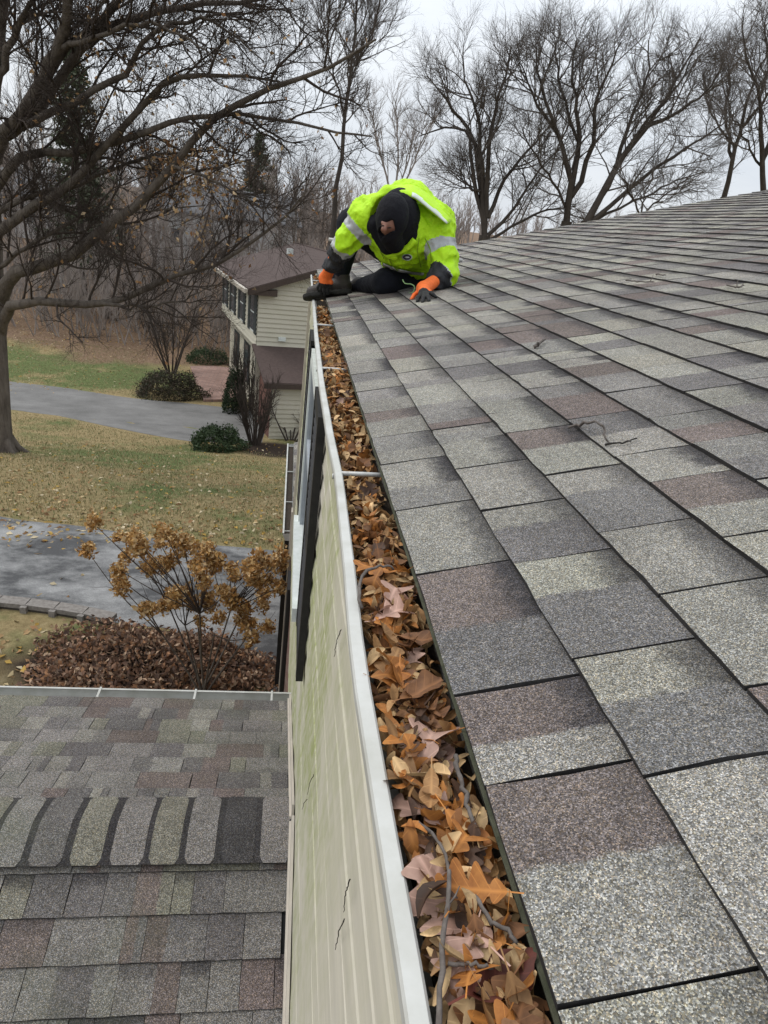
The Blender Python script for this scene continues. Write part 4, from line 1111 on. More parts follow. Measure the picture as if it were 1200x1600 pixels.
# understory and far woods: one brushy mass
w = Wood(); g2 = np.random.default_rng(91)
for k_ in range(560):
    y_ = 42 + 60 * g2.uniform(0, 1) ** 1.6; px = g2.uniform(-120, 700); q = at(px, 360, y_); h = g2.uniform(2.2, 5.6) + (y_ - 44) * .045
    b_ = np.array([q[0], q[1], float(terr(q[0], q[1])) - .1])
    for s_ in range(g2.integers(1, 4)):
        P, Rr = wander(b_ + g2.normal(0, .3, 3) * [1, 1, 0], (g2.normal(0, .25), g2.normal(0, .25), 1), h, 4, .045, .012, .1, .04, g2)
        w.add(P, Rr, 3, 0)
        spawn(w, P, Rr, 0, [dict(n=7, len=h * .36, ang=.6, r=.022, seg=2, k=3, up=.08), dict(n=6, len=h * .2, ang=.6, r=.014, seg=1, k=3)], g2)
Va = [w.mesh(0, 'x'), w.mesh(1, 'y')]
for nm, me_ in zip(('thicket_stems', 'thicket_brush'), Va):
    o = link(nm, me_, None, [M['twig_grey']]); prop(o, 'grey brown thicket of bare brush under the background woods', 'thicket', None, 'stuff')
# far wooded ridge: a dense low mass closing the view
w = Wood(); g2 = np.random.default_rng(92)
for k_ in range(420):
    y_ = g2.uniform(110, 210); x_ = g2.uniform(-95, 130) * y_ / 150; h = g2.uniform(6, 11)
    b_ = np.array([x_, y_, float(terr(x_, y_)) - .2])
    P, Rr = wander(b_, (g2.normal(0, .08), g2.normal(0, .08), 1), h, 3, .16, .04, .06, .02, g2); w.add(P, Rr, 3, 1)
    spawn(w, P, Rr, 0, [dict(n=12, len=h * .32, ang=.6, r=.07, seg=2, k=3, up=.08), dict(n=6, len=h * .16, ang=.6, r=.05, seg=2, k=3)], g2)
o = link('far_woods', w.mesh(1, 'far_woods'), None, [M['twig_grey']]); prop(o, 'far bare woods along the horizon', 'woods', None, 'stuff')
# evergreens behind the oak
def pine(c, H, Rm, label, seed):
    g2 = np.random.default_rng(seed); e = empty('pine_tree', tuple(c)); prop(e, label, 'tree'); w = Wood(); P_ = []
    P, Rr = wander((c[0], c[1], c[2] - .2), (0, 0, 1), H, 8, .22, .04, .015, .02, g2); w.add(P, Rr, 7, 0)
    for z in np.arange(.18, 1, .035):
        for a in range(5):
            th = g2.uniform(0, 6.28); ln = Rm * (1.12 - z) * g2.uniform(.6, 1.15)
            P, Rr = wander((c[0], c[1], c[2] + H * z), (math.cos(th), math.sin(th), .15), ln, 4, .04, .01, .1, .02, g2); w.add(P, Rr, 3, 0)
            for t in np.linspace(.3, 1, int(6 + ln * 5)):
                f = t * 4 * .999; i_ = int(f); q = P[i_] + (P[i_ + 1] - P[i_]) * (f - i_)
                P_.append(q + g2.normal(0, .14, (9, 3)))
    link('trunk', w.mesh(0, 'pine_trunk'), e, [M['bark_dark']])
    V, F, C = leaf_cards(np.concatenate(P_), .13, g2, np.array([(.06, .075, .045), (.085, .10, .06), (.11, .12, .08)]))
    leaf_obj('crown', V, F, C, e, M['leafgreen'], None)
q = at(128, 370, 50); pine((q[0], q[1], float(terr(q[0], q[1]))), 16, 3.2, 'dark green pine standing behind the oak limbs on the left', 51)
q = at(400, 370, 88); pine((q[0], q[1], float(terr(q[0], q[1]))), 12.5, 3.6, 'distant dark pine above the brown roof', 52)

# ================================================================== SHRUBS
def shrub(name, c, rx, ry, h, n, size, cols, label, seed, mat, stems=14, stemmat='twig_brown', top=.55):
    g2 = np.random.default_rng(seed); e = empty(name, tuple(c)); prop(e, label, 'shrub'); c = np.asarray(c, float)
    u = g2.normal(0, 1, (n, 3)); u /= np.linalg.norm(u, axis=1)[:, None]; u[:, 2] = np.abs(u[:, 2])
    az = np.arctan2(u[:, 1], u[:, 0])
    lump = 1 + .12 * np.sin(az * 3 + 1) + .1 * np.sin(az * 5 + u[:, 2] * 6) + .08 * np.sin(u[:, 2] * 9 + az * 2)
    r_ = g2.uniform(.5, 1, n) ** .35 * lump * g2.normal(1, .05, n)
    P = c + u * r_[:, None] * np.array([rx, ry, h]); P[:, 2] = np.maximum(P[:, 2], c[2] + .02)
    leaf_obj('foliage', *leaf_cards(P, size, g2, cols), parent=e, mat=mat)
    w = Wood()
    for k_ in range(stems):
        th = g2.uniform(0, 6.28); P_, Rr = wander(c, (math.cos(th) * .7, math.sin(th) * .7, 1), h * g2.uniform(.7, 1.15), 4, .012, .004, .15, .02, g2); w.add(P_, Rr, 3, 0)
        spawn(w, P_, Rr, 0, [dict(n=5, len=h * .4, ang=.6, r=.006, seg=2, k=3)], g2)
    link('stem', w.mesh(0, 'stems'), e, [M[stemmat]]); link('twigs', w.mesh(1, 'twigs'), e, [M[stemmat]])['kind'] = 'stuff'
    return e
BOX = np.array([(.03, .05, .022), (.045, .07, .03), (.06, .085, .04)]); BRN = np.array([(.055, .045, .028), (.085, .065, .045), (.04, .045, .025)])
q = on_ground(337, 706); shrub('boxwood_shrub', q + np.array([0, .5, 0]), .95, .75, .78, 5200, .045, BOX, 'round dark green shrub at the corner of the far driveway', 61, M['leafgreen'])
q = on_ground(262, 628); shrub('spreading_shrub', q + np.array([-.1, 1.0, 0]), 1.55, 1.0, 1.15, 6500, .05, BRN, 'low brown green shrub beside the brick path', 62, M['leafgreen'])
q = on_ground(310, 572); shrub('evergreen_shrub', q + np.array([.4, 1.2, 0]), 1.3, .9, .8, 3500, .05, BOX, 'dark low shrub at the far end of the brick path', 63, M['leafgreen'])
q = Q(1.9, -.35, GRD); shrub('dark_shrub', q, .5, .7, 1.9, 2600, .06, BOX * .55, 'tall dark evergreen shrub against the neighbouring house front', 64, M['leafgreen'])
# reddish leaf-strewn mound below the hydrangea
LIT = np.array([(.22, .125, .08), (.30, .18, .115), (.14, .085, .06), (.44, .31, .21), (.10, .065, .05), (.32, .17, .09), (.18, .12, .085)])
q = on_ground(235, 1045); shrub('barberry_shrub', (q[0] - .05, q[1] - .1, -5.3), 1.45, .95, .40, 8000, .040, LIT, 'low reddish brown leafless mound of twigs caught full of fallen leaves', 65, M['leafattr'], 60)
# multi-stemmed bare shrubs by the drive
def bare_shrub(px, py, H, n, label, seed, spread=.35, mt='twig_brown'):
    g2 = np.random.default_rng(seed); c = on_ground(px, py); w = Wood()
    for k_ in range(n):
        th = g2.uniform(0, 6.28); P_, Rr = wander(c + np.array([math.cos(th), math.sin(th), 0]) * .2, (math.cos(th) * spread, math.sin(th) * spread, 1), H * g2.uniform(.7, 1.1), 6, .035, .010, .06, .03, g2); w.add(P_, Rr, 4, 0)
        spawn(w, P_, Rr, 0, [dict(n=8, len=H * .3, ang=.5, r=.014, seg=3, k=3, up=.05), dict(n=5, len=H * .15, ang=.5, r=.009, seg=2, k=3)], g2)
    e = empty('bare_shrub', tuple(c)); prop(e, label, 'shrub')
    link('stem', w.mesh(0, 'bstem'), e, [M[mt]]); link('twigs', w.mesh(1, 'btwig'), e, [M[mt]])['kind'] = 'stuff'
bare_shrub(268, 585, 4.6, 16, 'tall many-stemmed bare shrub behind the low shrub by the path', 71)
bare_shrub(180, 500, 4.0, 9, 'bare shrub on the leafy bank beyond the far lawn', 72)
bare_shrub(232, 520, 5.0, 7, 'bare sapling clump at the edge of the far lawn', 73)
bare_shrub(398, 694, 2.6, 22, 'dense bare shrub hugging the corner of the low wing', 74, .28)
bare_shrub(455, 690, 2.3, 9, 'arching bare shrub in front of the low cream siding', 75, .7)
bare_shrub(388, 640, 3.0, 18, 'tangled reddish shrub beside the front of the low wing', 76, .25)
# hydrangea with dried flower heads
HX = [(350, 90), (325, 190), (445, 140), (500, 135), (510, 160), (525, 190), (480, 215), (445, 265), (450, 300), (455, 330), (560, 260), (575, 235), (615, 250), (640, 230), (615, 120), (600, 165), (648, 160), (690, 150), (690, 187), (745, 185), (780, 185), (775, 220), (815, 225), (745, 270), (800, 260), (770, 310), (865, 260), (880, 290), (830, 340), (930, 250), (970, 230), (955, 270), (1010, 240), (1055, 210), (1045, 250), (1010, 300), (970, 310), (940, 300), (1045, 330), (990, 350), (640, 370), (660, 350), (650, 390), (610, 400), (720, 390), (780, 370), (785, 400), (555, 410), (750, 455), (820, 445), (870, 380), (900, 450), (920, 410), (930, 470), (985, 395), (1005, 480), (945, 520), (700, 345), (730, 240), (850, 350)]
g2 = np.random.default_rng(81); hb = on_z(318, 1098, -5.3)
hyd = empty('hydrangea_shrub', tuple(hb)); prop(hyd, 'leafless hydrangea with brown dried flower heads in front of the near driveway', 'shrub')
FL = np.array([(.46, .27, .095), (.38, .20, .065), (.54, .36, .16), (.28, .15, .055), (.58, .42, .23)])
hm = []
for k_ in range(5):
    u = g2.normal(0, 1, (170, 3)); u /= np.linalg.norm(u, axis=1)[:, None]; u *= (g2.uniform(.35, 1.05, 170) * (1 + .18 * np.sin(u[:, 0] * 5 + k_)))[:, None] * np.array([.082, .082, .09])
    V, F, C = leaf_cards(u, .023, g2, FL); me = mesh_of('flower_head', V, F); set_attr(me, 'leafcol', C); me.materials.append(M['leafattr']); hm.append(me)
heads = []
w = Wood()
mains = []
for k_ in range(9):
    q = (250 + k_ * 18 + g2.uniform(-10, 10), 975 + g2.uniform(-25, 25)); Pm = at(q[0], q[1], hb[1] + g2.uniform(-.5, .35))
    P_ = smooth_path([hb + np.array([g2.normal(0, .06), g2.normal(0, .06), -.05]), hb * .6 + Pm * .4 + np.array([(hb[0] - Pm[0]) * .12, 0, -.05]), Pm], 8); w.add(P_, np.linspace(.017, .009, 8), 5, 0); mains.append(Pm)
mains = np.array(mains)
for i_, (cx_, cy_) in enumerate(HX):
    px, py = cx_ / 2.4, 780 + cy_ / 2.4
    h_ = at(px, py, hb[1] + g2.uniform(-.55, .35)); 
    if h_[2] < -5.1: h_[2] = -5.1
    o = bpy.data.objects.new('flower_head', hm[i_ % 5]); COL.objects.link(o); o.parent = hyd; o.matrix_parent_inverse = Matrix.Translation(hyd.location).inverted()
    sc = g2.uniform(.95, 1.45); o.location = h_; o.scale = (sc, sc, sc * g2.uniform(.85, 1.2)); o.rotation_euler = tuple(g2.uniform(0, 6.28, 3))
    mm = mains[np.argmin(np.linalg.norm(mains - h_, axis=1) + g2.uniform(0, .15, len(mains)))]
    P_ = smooth_path([mm, mm * .5 + h_ * .5 + g2.normal(0, .035, 3), h_], 6); w.add(P_, np.linspace(.008, .004, 6), 4, 1)
    spawn(w, P_, np.linspace(.008, .004, 6), 0, [dict(n=2, len=.3, ang=.5, r=.004, seg=3, k=3)], g2)
link('stem', w.mesh(0, 'hstem'), hyd, [M['bark']]); link('twigs', w.mesh(1, 'htwig'), hyd, [M['twig_brown']])['kind'] = 'stuff'

# fallen leaves and grass on the lawns (uncountable)
g2 = np.random.default_rng(101)
def scatter(n, pxr, pyr):
    P = []
    while len(P) < n:
        q = on_ground(g2.uniform(*pxr), g2.uniform(*pyr)); P.append(q + np.array([g2.normal(0, .05), g2.normal(0, .05), .018]))
    return np.array(P)
YEL = np.array([(.46, .36, .20), (.36, .24, .12), (.28, .16, .08), (.50, .42, .28), (.42, .27, .07)])
lawnleaf = np.concatenate([scatter(1000, (0, 445), (690, 850)), scatter(600, (0, 300), (500, 615)), scatter(1500, (0, 340), (430, 545)), scatter(70, (0, 100), (975, 1080)), scatter(25, (0, 420), (815, 960)), scatter(60, (0, 445), (820, 860))])
o = leaf_obj('fallen_leaves', *leaf_cards(lawnleaf, .058, g2, YEL, True)); prop(o, 'tan fallen leaves scattered over the lawns', 'leaves', None, 'stuff')
bed = np.stack([g2.uniform(-3.3, -.05, 2200), g2.uniform(6.5, 8.3, 2200), np.zeros(2200)], -1)
bed = bed[(((bed[:, 0] + 1.65) / 1.7) ** 2 + ((bed[:, 1] - 7.35) / .95) ** 2) < 1]; bed[:, 2] = -5.3 + g2.uniform(.01, .05, len(bed))
o = leaf_obj('bed_leaves', *leaf_cards(bed, .05, g2, LIT, True)); prop(o, 'brown leaves littering the bed under the hydrangea', 'leaves', None, 'stuff')
n = 90000; gp = np.empty((0, 3))
x_ = g2.uniform(-16, .2, n); y_ = 11 + 30 * g2.uniform(0, 1, n) ** 1.4
keep = np.ones(n, bool)
P = np.stack([x_, y_, terr(x_, y_)], -1); d_ = P - CAM; zc = d_ @ FW; uu = 600 + FPX * (d_ @ RT) / zc; vv = 800 - FPX * (d_ @ UP) / zc
edge_far = np.interp(uu, [0, 120, 250, 440], [806, 820, 842, 858]); e1 = np.interp(uu, [20, 100, 200, 300, 445], [643, 654, 676, 694, 712]); e2 = np.interp(uu, [20, 100, 200, 290], [596, 604, 619, 628])
keep = (uu > -20) & (uu < 450) & (((vv > e1) & (vv < edge_far)) | ((vv < e2) & (vv > 500) & (uu < 230)))
P = P[keep]; n = len(P); a = g2.normal(0, 1, (n, 3)); hh = g2.uniform(.03, .075, n)[:, None]
tipv = P + np.c_[a[:, :2] * .02, hh[:, 0]]; side = np.c_[a[:, 1], -a[:, 0], np.zeros(n)]; side /= np.linalg.norm(side, axis=1)[:, None]
V = np.stack([P - side * .011, P + side * .011, tipv], 1).reshape(-1, 3); F = np.arange(3 * n).reshape(-1, 3)
GR = np.array([(.34, .27, .14), (.28, .22, .11), (.13, .155, .06), (.40, .33, .19), (.17, .175, .075)])
C = np.c_[GR[g2.integers(0, 5, n)] * g2.uniform(.7, 1.2, n)[:, None], np.ones(n)]
o = leaf_obj('grass', V, F, C, None, M['leafgreen']); prop(o, 'short straw coloured and green lawn grass', 'grass', None, 'stuff')
# ================================================================== LEAVES IN THE GUTTER
g = np.random.default_rng(131)
def oak_outline(ln, lobes, depth, wd, g):
    """half outlines of a lobed leaf along its midrib"""
    n = 30; t = np.linspace(0, 1, n)
    env = np.sin(np.pi * np.clip(t * .93 + .05, 0, 1)) ** .75 * (.55 + .6 * t) * wd
    fr = (t * lobes + .15) % 1.0; spike = 1 - np.abs(2 * fr - 1)
    return t * ln, env * ((1 - depth) + depth * np.sin(spike * np.pi / 2) ** 1.15)
def leaf_mesh(name, ln, lobes, depth, wd, curl, fold, twist, g, stem=True):
    x, hw = oak_outline(ln, lobes, depth, wd, g); x2, hw2 = oak_outline(ln, lobes, depth * g.uniform(.85, 1.1), wd * g.uniform(.85, 1.1), g)
    V = []; n = len(x)
    ph = g.uniform(0, 6.28)
    for i_ in range(n):
        t = x[i_] / ln; z0 = curl * ln * (t - .5) ** 2 * 4 * .25 + .02 * ln * math.sin(t * 9 + ph)
        for side, h in ((-1, hw[i_]), (0, 0), (1, hw2[i_])):
            hh = h * ln
            shift = .16 * hh            # lobes sweep forward
            zz = z0 + abs(hh) * fold + twist * side * (t - .4) * hh + (.10 * hh * math.sin(t * 14 + side * 2 + ph))
            V.append((x[i_] - ln / 2 + shift, side * hh * (1 - .18 * abs(fold)), zz))
    F = []
    for i_ in range(n - 1):
        a = i_ * 3; F += [(a, a + 1, a + 4, a + 3), (a + 1, a + 2, a + 5, a + 4)]
    if stem:
        b_ = len(V); V += [(-ln / 2, -.0009, V[1][2]), (-ln / 2, .0009, V[1][2]), (-ln / 2 - .022, .0009, V[1][2] + .004), (-ln / 2 - .022, -.0009, V[1][2] + .004)]
        F.append((b_, b_ + 1, b_ + 2, b_ + 3))
    me = mesh_of(name, np.array(V), F); me.shade_smooth(); return me
def small_mesh(name, ln, wd, curl, fold, g):
    n = 6; V = []; ph = g.uniform(0, 6)
    for i_ in range(n):
        t = i_ / (n - 1); h = math.sin(math.pi * min(max(t, .03), .97)) ** .7 * wd * ln; z0 = curl * ln * (t - .5) ** 2 + .03 * ln * math.sin(t * 6 + ph)
        V += [((t - .5) * ln, -h, z0 + h * fold), ((t - .5) * ln, 0, z0), ((t - .5) * ln, h, z0 + h * fold)]
    F = []
    for i_ in range(n - 1):
        a = i_ * 3; F += [(a, a + 1, a + 4, a + 3), (a + 1, a + 2, a + 5, a + 4)]
    me = mesh_of(name, np.array(V), F); me.shade_smooth(); return me
def leaf_mat(name, c1, c2, back=None, rough=.62):
    m, t, b = new_mat(name, rough, .35)
    co = N(t, 'ShaderNodeTexCoord').outputs['Object']
    oi = N(t, 'ShaderNodeObjectInfo')
    n1 = noise(t, 45, 5, .65, co); r1 = ramp(t, [(.3, c1), (.7, c2)]); L(t, n1.outputs[0], r1.inputs[0])
    # veins: a pale midrib and side veins
    se = N(t, 'ShaderNodeSeparateXYZ'); L(t, co, se.inputs[0])
    ab = N(t, 'ShaderNodeMath', operation='ABSOLUTE'); L(t, se.outputs['Y'], ab.inputs[0])
    vs_ = N(t, 'ShaderNodeMath', operation='MULTIPLY_ADD'); L(t, ab.outputs[0], vs_.inputs[0]); vs_.inputs[1].default_value = -.8; L(t, se.outputs['X'], vs_.inputs[2])
    sn_ = N(t, 'ShaderNodeMath', operation='MULTIPLY'); L(t, vs_.outputs[0], sn_.inputs[0]); sn_.inputs[1].default_value = 420
    s2 = N(t, 'ShaderNodeMath', operation='SINE'); L(t, sn_.outputs[0], s2.inputs[0])
    vr = ramp(t, [(.93, 0), (1, .5)]); L(t, s2.outputs[0], vr.inputs[0])
    mr_ = ramp(t, [(0, .7), (.0012, .5), (.002, 0)]); L(t, ab.outputs[0], mr_.inputs[0])
    vv_ = N(t, 'ShaderNodeMath', operation='MAXIMUM'); L(t, vr.outputs[0], vv_.inputs[0]); L(t, mr_.outputs[0], vv_.inputs[1])
    c = mixc(t, vv_.outputs[0], r1.outputs[0], tuple(min(1, x * 1.45) for x in c1))
    br = N(t, 'ShaderNodeMapRange'); br.inputs['To Min'].default_value = .62; br.inputs['To Max'].default_value = 1.3; L(t, oi.outputs['Random'], br.inputs['Value'])
    c = mixc(t, 1.0, c, br.outputs[0], 'MULTIPLY')
    L(t, c, b.inputs['Base Color'])
    tr_ = N(t, 'ShaderNodeBsdfTranslucent'); L(t, c, tr_.inputs[0]); mx_ = N(t, 'ShaderNodeMixShader'); mx_.inputs[0].default_value = .22
    out = t.nodes['Material Output']; L(t, b.outputs[0], mx_.inputs[1]); L(t, tr_.outputs[0], mx_.inputs[2]); L(t, mx_.outputs[0], out.inputs[0])
    bump(t, b, vv_.outputs[0], -.4, .001)
    return m
LM = {'orange': leaf_mat('leaf_orange_brown', (.42, .175, .042), (.25, .088, .02)), 'tan': leaf_mat('leaf_tan', (.38, .215, .09), (.25, .125, .048)), 'brown': leaf_mat('leaf_brown', (.22, .10, .04), (.11, .048, .02)),
      'mauve': leaf_mat('leaf_pinkish_grey', (.43, .275, .215), (.30, .18, .135)), 'dark': leaf_mat('leaf_dark_brown', (.085, .045, .026), (.05, .027, .017)), 'red': leaf_mat('leaf_dark_red', (.17, .045, .028), (.085, .025, .018)),
      'straw': leaf_mat('leaf_straw', (.56, .39, .20), (.40, .25, .12))}
def mats_variants(me_list):
    out = {}
    for key, mt in LM.items():
        out[key] = []
        for me in me_list:
            c = me.copy(); c.materials.clear(); c.materials.append(mt); out[key].append(c)
    return out
oak_m = [leaf_mesh('oak_leaf', g.uniform(.088, .10), g.uniform(2.9, 3.9), g.uniform(.72, .84), .46, g.uniform(-.9, .9), g.uniform(-.3, .7), g.uniform(-.8, .8), g) for _ in range(11)]
big_m = [leaf_mesh('broad_leaf', .075, 2.0, .35, .36, g.uniform(-.6, 1.3), g.uniform(.1, .8), g.uniform(-.5, .5), g) for _ in range(4)]
sm_m = [small_mesh('narrow_leaf', .040, g.uniform(.15, .24), g.uniform(-.6, 1.0), g.uniform(.1, .9), g) for _ in range(7)]
OAK, BIG, SML = mats_variants(oak_m), mats_variants(big_m), mats_variants(sm_m)
def put(name, me, loc, rot, sc, label, cat, group=None):
    o = bpy.data.objects.new(name, me); COL.objects.link(o); o.location = loc; o.rotation_euler = rot; o.scale = (sc,) * 3
    prop(o, label, cat, group); return o
def fill_z(x, y):
    # the litter is heaped, higher against the roof side
    base_ = -.056 + .010 * math.sin(y * 3.1 + .5) + .007 * math.sin(y * 8.3 + x * 20)
    return base_
def gpos(y, m_=.012):
    x0, x1 = gx(y) + .018 + m_, .012 - m_; return g.uniform(x0, x1)
def litter_mat():
    m, t, b = new_mat('packed_leaves', .7, .25)
    A = N(t, 'ShaderNodeAttribute', attribute_name='leafcol'); co = N(t, 'ShaderNodeTexCoord').outputs['Object']
    n1 = noise(t, 140, 4, .7, co); r1 = ramp(t, [(.3, .62), (.7, 1.3)]); L(t, n1.outputs[0], r1.inputs[0])
    L(t, mixc(t, 1.0, A.outputs['Color'], r1.outputs[0], 'MULTIPLY'), b.inputs['Base Color']); bump(t, b, n1.outputs[0], .3, .002)
    return m
M['litterattr'] = litter_mat()
# the leaves one can tell apart by eye, placed where the photo has them
def gut(px, py, z=-.02): 
    q = on_z(px, py, z); return q
special = [
 ('oak_leaf', OAK['orange'][0], (648, 1165), 1.25, (.1, -.2, 2.3), 'bright orange oak leaf with sharp lobes lying lengthwise in the near gutter'),
 ('oak_leaf', OAK['mauve'][1], (648, 1425), 1.35, (.15, .1, 2.0), 'pale pinkish oak leaf near the gutter rim low in the picture'),
 ('oak_leaf', OAK['mauve'][2], (690, 1150), 1.3, (-.2, .3, 1.1), 'long pinkish grey oak leaf against the shingle side above the orange one'),
 ('oak_leaf', OAK['mauve'][3], (660, 1275), 1.25, (.25, .1, 2.6), 'pale pinkish oak leaf lying across below the bright orange one'),
 ('oak_leaf', OAK['tan'][4], (640, 1230), 1.2, (.2, -.2, 2.9), 'tan brown oak leaf lying across the middle of the near gutter'),
 ('oak_leaf', OAK['orange'][5], (745, 1340), 1.3, (.9, .3, 1.5), 'rust orange leaf standing on edge beside the lowest shingles'),
 ('broad_leaf', BIG['red'][0], (765, 1550), 1.3, (.2, .2, .5), 'crumpled dark red leaf at the bottom of the picture'),
 ('oak_leaf', OAK['orange'][2], (620, 1055), 1.25, (.9, -.5, 1.9), 'curled rust orange leaf standing up in the gutter beside the rim'),
 ('oak_leaf', OAK['mauve'][5], (632, 925), 1.15, (.1, .2, 1.2), 'grey mauve oak leaf with blunt lobes by the shingle edge midway along'),
 ('oak_leaf', OAK['orange'][6], (578, 890), 1.1, (.2, .1, 2.6), 'orange brown oak leaf near the rim midway along the gutter'),
 ('broad_leaf', BIG['brown'][1], (677, 1085), 1.1, (.1, -.3, .4), 'broad dull brown leaf against the shingle edge'),
 ('oak_leaf', OAK['mauve'][4], (615, 960), 1.0, (.1, -.1, .4), 'pale pinkish leaf lying flat in the middle of the gutter'),
 ('oak_leaf', OAK['mauve'][0], (640, 1345), 1.0, (.1, .2, 1.4), 'small mauve oak leaf tucked against the gutter rim'),
 ('broad_leaf', BIG['orange'][2], (752, 1440), .9, (.5, .4, 1.0), 'rust brown leaf half under a grey twig'),
 ('oak_leaf', OAK['orange'][3], (566, 1060), .8, (.3, .5, .2), 'small orange leaf poking over the white gutter rim'),
 ('broad_leaf', BIG['tan'][3], (585, 1000), 1.1, (.8, .2, 1.7), 'curled tan leaf rolled up against the rim'),
 ('broad_leaf', BIG['brown'][0], (560, 730), 1.2, (.6, .4, 1.0), 'dark curled brown leaf just behind the nearest hanger'),
]
gl = 'leaves filling the gutter'
for nm, me, pxy, sc, rot, lab in special:
    q = gut(*pxy); lx = min(max(q[0], gx(q[1]) + .048), -.030); put(nm, me, (lx, q[1], -.016), (rot[0] * .7, rot[1] * .8, rot[2]), sc * .68, lab, 'leaf', gl)
nsingle = 300 - len(special); cnt = 0
restV = []; restF = []; restC = []; nb = 0
cand = []
def rnd_leaf(y, layer):
    u = g.random()
    near = y < 1.05
    if u < (.22 if near else .08):
        kind = OAK if g.random() < .7 else BIG; key = g.choice(['orange', 'tan', 'brown', 'mauve', 'dark'], p=[.36, .22, .26, .06, .10]); sc = g.uniform(.40, .72)
        nm = 'oak_leaf' if kind is OAK else 'broad_leaf'
    else:
        kind = SML; key = g.choice(['straw', 'tan', 'orange', 'brown', 'dark'], p=[.34, .32, .12, .15, .07]); sc = g.uniform(.5, 1.05) * (.85 if near else 1); nm = 'narrow_leaf'
    i_ = int(g.integers(0, len(kind[key])))
    mg = .008 if kind is SML else .026
    x = gpos(y, mg); z = fill_z(x, y) + layer * .0080 + g.normal(0, .002)
    til = .65 if kind is SML else .5
    return (nm, kind[key][i_], (x, y, z), (g.normal(0, til), g.normal(0, til), g.uniform(0, 6.28) if kind is SML else g.normal(1.57, .6) + 3.14 * g.integers(0, 2)), sc, key, kind is SML)
for y0, y1, dens in ((.05, 1.1, 1500), (1.1, 2.4, 800), (2.4, 4.1, 420), (4.8, 6.4, 170)):
    for _ in range(int((y1 - y0) * dens)):
        y = g.uniform(y0, y1); cand.append(rnd_leaf(y, g.integers(0, 5)))
LEAFC = {'orange': (.35, .14, .035), 'tan': (.34, .185, .075), 'brown': (.17, .085, .04), 'mauve': (.4, .26, .2), 'dark': (.07, .036, .022), 'straw': (.48, .32, .16), 'red': (.12, .035, .025)}
# those that show largest are single objects
sz = [(-(c[4] * (.04 if c[6] else .10)) ** 2 / max(.15, (c[2][1] ** 2 + .25)) * (1 if c[2][2] > -.032 else .35) if c[2][1] > .24 else 0) for c in cand]
order = np.argsort(sz); top = set(order[:nsingle].tolist())
from mathutils import Euler
for i_, (nm, me, loc, rot, sc, key, small) in enumerate(cand):
    if i_ in top:
        lab = {'orange': 'rust orange', 'tan': 'tan', 'brown': 'mid brown', 'mauve': 'pinkish grey', 'dark': 'dark brown', 'straw': 'straw coloured', 'red': 'dark red'}[key] + {'oak_leaf': ' lobed leaf ', 'broad_leaf': ' broad leaf ', 'narrow_leaf': ' small narrow leaf '}[nm]
        yy = loc[1]; lab += 'in litter ' + ('at the bottom end of the gutter' if yy < .36 else 'beside the two lowest grey twigs' if yy < .5 else 'above the grey twigs in the gutter' if yy < .66 else 'midway to the nearest gutter hanger' if yy < .95 else 'close before the nearest gutter hanger' if yy < 1.3 else 'beyond the nearest gutter hanger')
        lab += (', rim side' if loc[0] < gx(yy) + .05 else ', shingle side')
        put(nm, me, loc, rot, sc, lab, 'leaf', gl)
    else:
        nv = len(me.vertices); co = np.empty(nv * 3, np.float32); me.vertices.foreach_get('co', co); co = co.reshape(-1, 3)
        Mx = np.array(Euler(rot).to_matrix()) * sc
        restV.append(co @ Mx.T + np.array(loc))
        for f in me.polygons:
            restF.append(tuple(v + nb for v in f.vertices))
        cc = np.array(LEAFC[key]) * g.uniform(.65, 1.3); restC += [(cc[0], cc[1], cc[2], 1)] * len(me.polygons)
        nb += nv
me = mesh_of('leaf_litter', np.concatenate(restV), restF); me.shade_smooth(); set_attr(me, 'leafcol', restC)
o = link('leaf_litter', me, None, [M['litterattr']]); prop(o, 'mass of small dry leaves packed along the gutter', 'leaves', None, 'stuff')
# twigs in the gutter and on the roof
M['twig_g'] = simple('grey_twig', (.15, .13, .115), (.075, .062, .054), .9, 120, bmp=.5, bscale=300, bd=.002)
M['needle'] = simple('dark_stalk', (.02, .017, .015), (.035, .03, .025), .8, 50)
def twig(name, pts, r0, r1, label, side=(), mat=None, group=None):
    mb = MB(); P = smooth_path(pts, 14); P[1:-1] += g.normal(0, r0 * .5, P[1:-1].shape); mb.tube(P, np.linspace(r0, r1, 14) * g.uniform(.85, 1.15, 14), 7)
    for t, d, ln in side:
        p = P[int(t * 13)]; mb.tube([p, p + np.asarray(d) * ln * .6 + g.normal(0, .002, 3), p + np.asarray(d) * ln], [r0 * .6, r0 * .5, r0 * .3], 5)
    o = mb.build(name, mat or M['twig_g'], None, True); prop(o, label, 'twig', group); return o
Z0 = -.006
twig('twig', [gut(660, 1290, Z0), gut(695, 1330, Z0 + .004), gut(702, 1390, Z0 + .006), gut(690, 1470, Z0 + .004), gut(688, 1560, Z0), gut(680, 1640, Z0 - .01)], .0015, .0022, 'long grey knobbly twig lying along the gutter near the bottom', [(.5, (.5, .5, .4), .02), (.15, (-.7, .5, .3), .016)])
twig('twig', [gut(742, 1400, Z0), gut(770, 1440, Z0 + .004), gut(800, 1460, Z0 + .004), gut(806, 1480, Z0)], .002, .0016, 'short grey twig lying beside the lowest shingles in the gutter')
twig('twig', [gut(712, 1180, Z0), gut(725, 1235, Z0 + .003), gut(742, 1290, Z0)], .0026, .002, 'dark slender twig beside the pinkish grey leaf')
twig('twig', [gut(565, 950, Z0), gut(563, 905, Z0 + .006), gut(590, 885, Z0 + .008), gut(615, 890, Z0)], .0028, .0018, 'curved grey twig arching over leaves midway along the gutter')
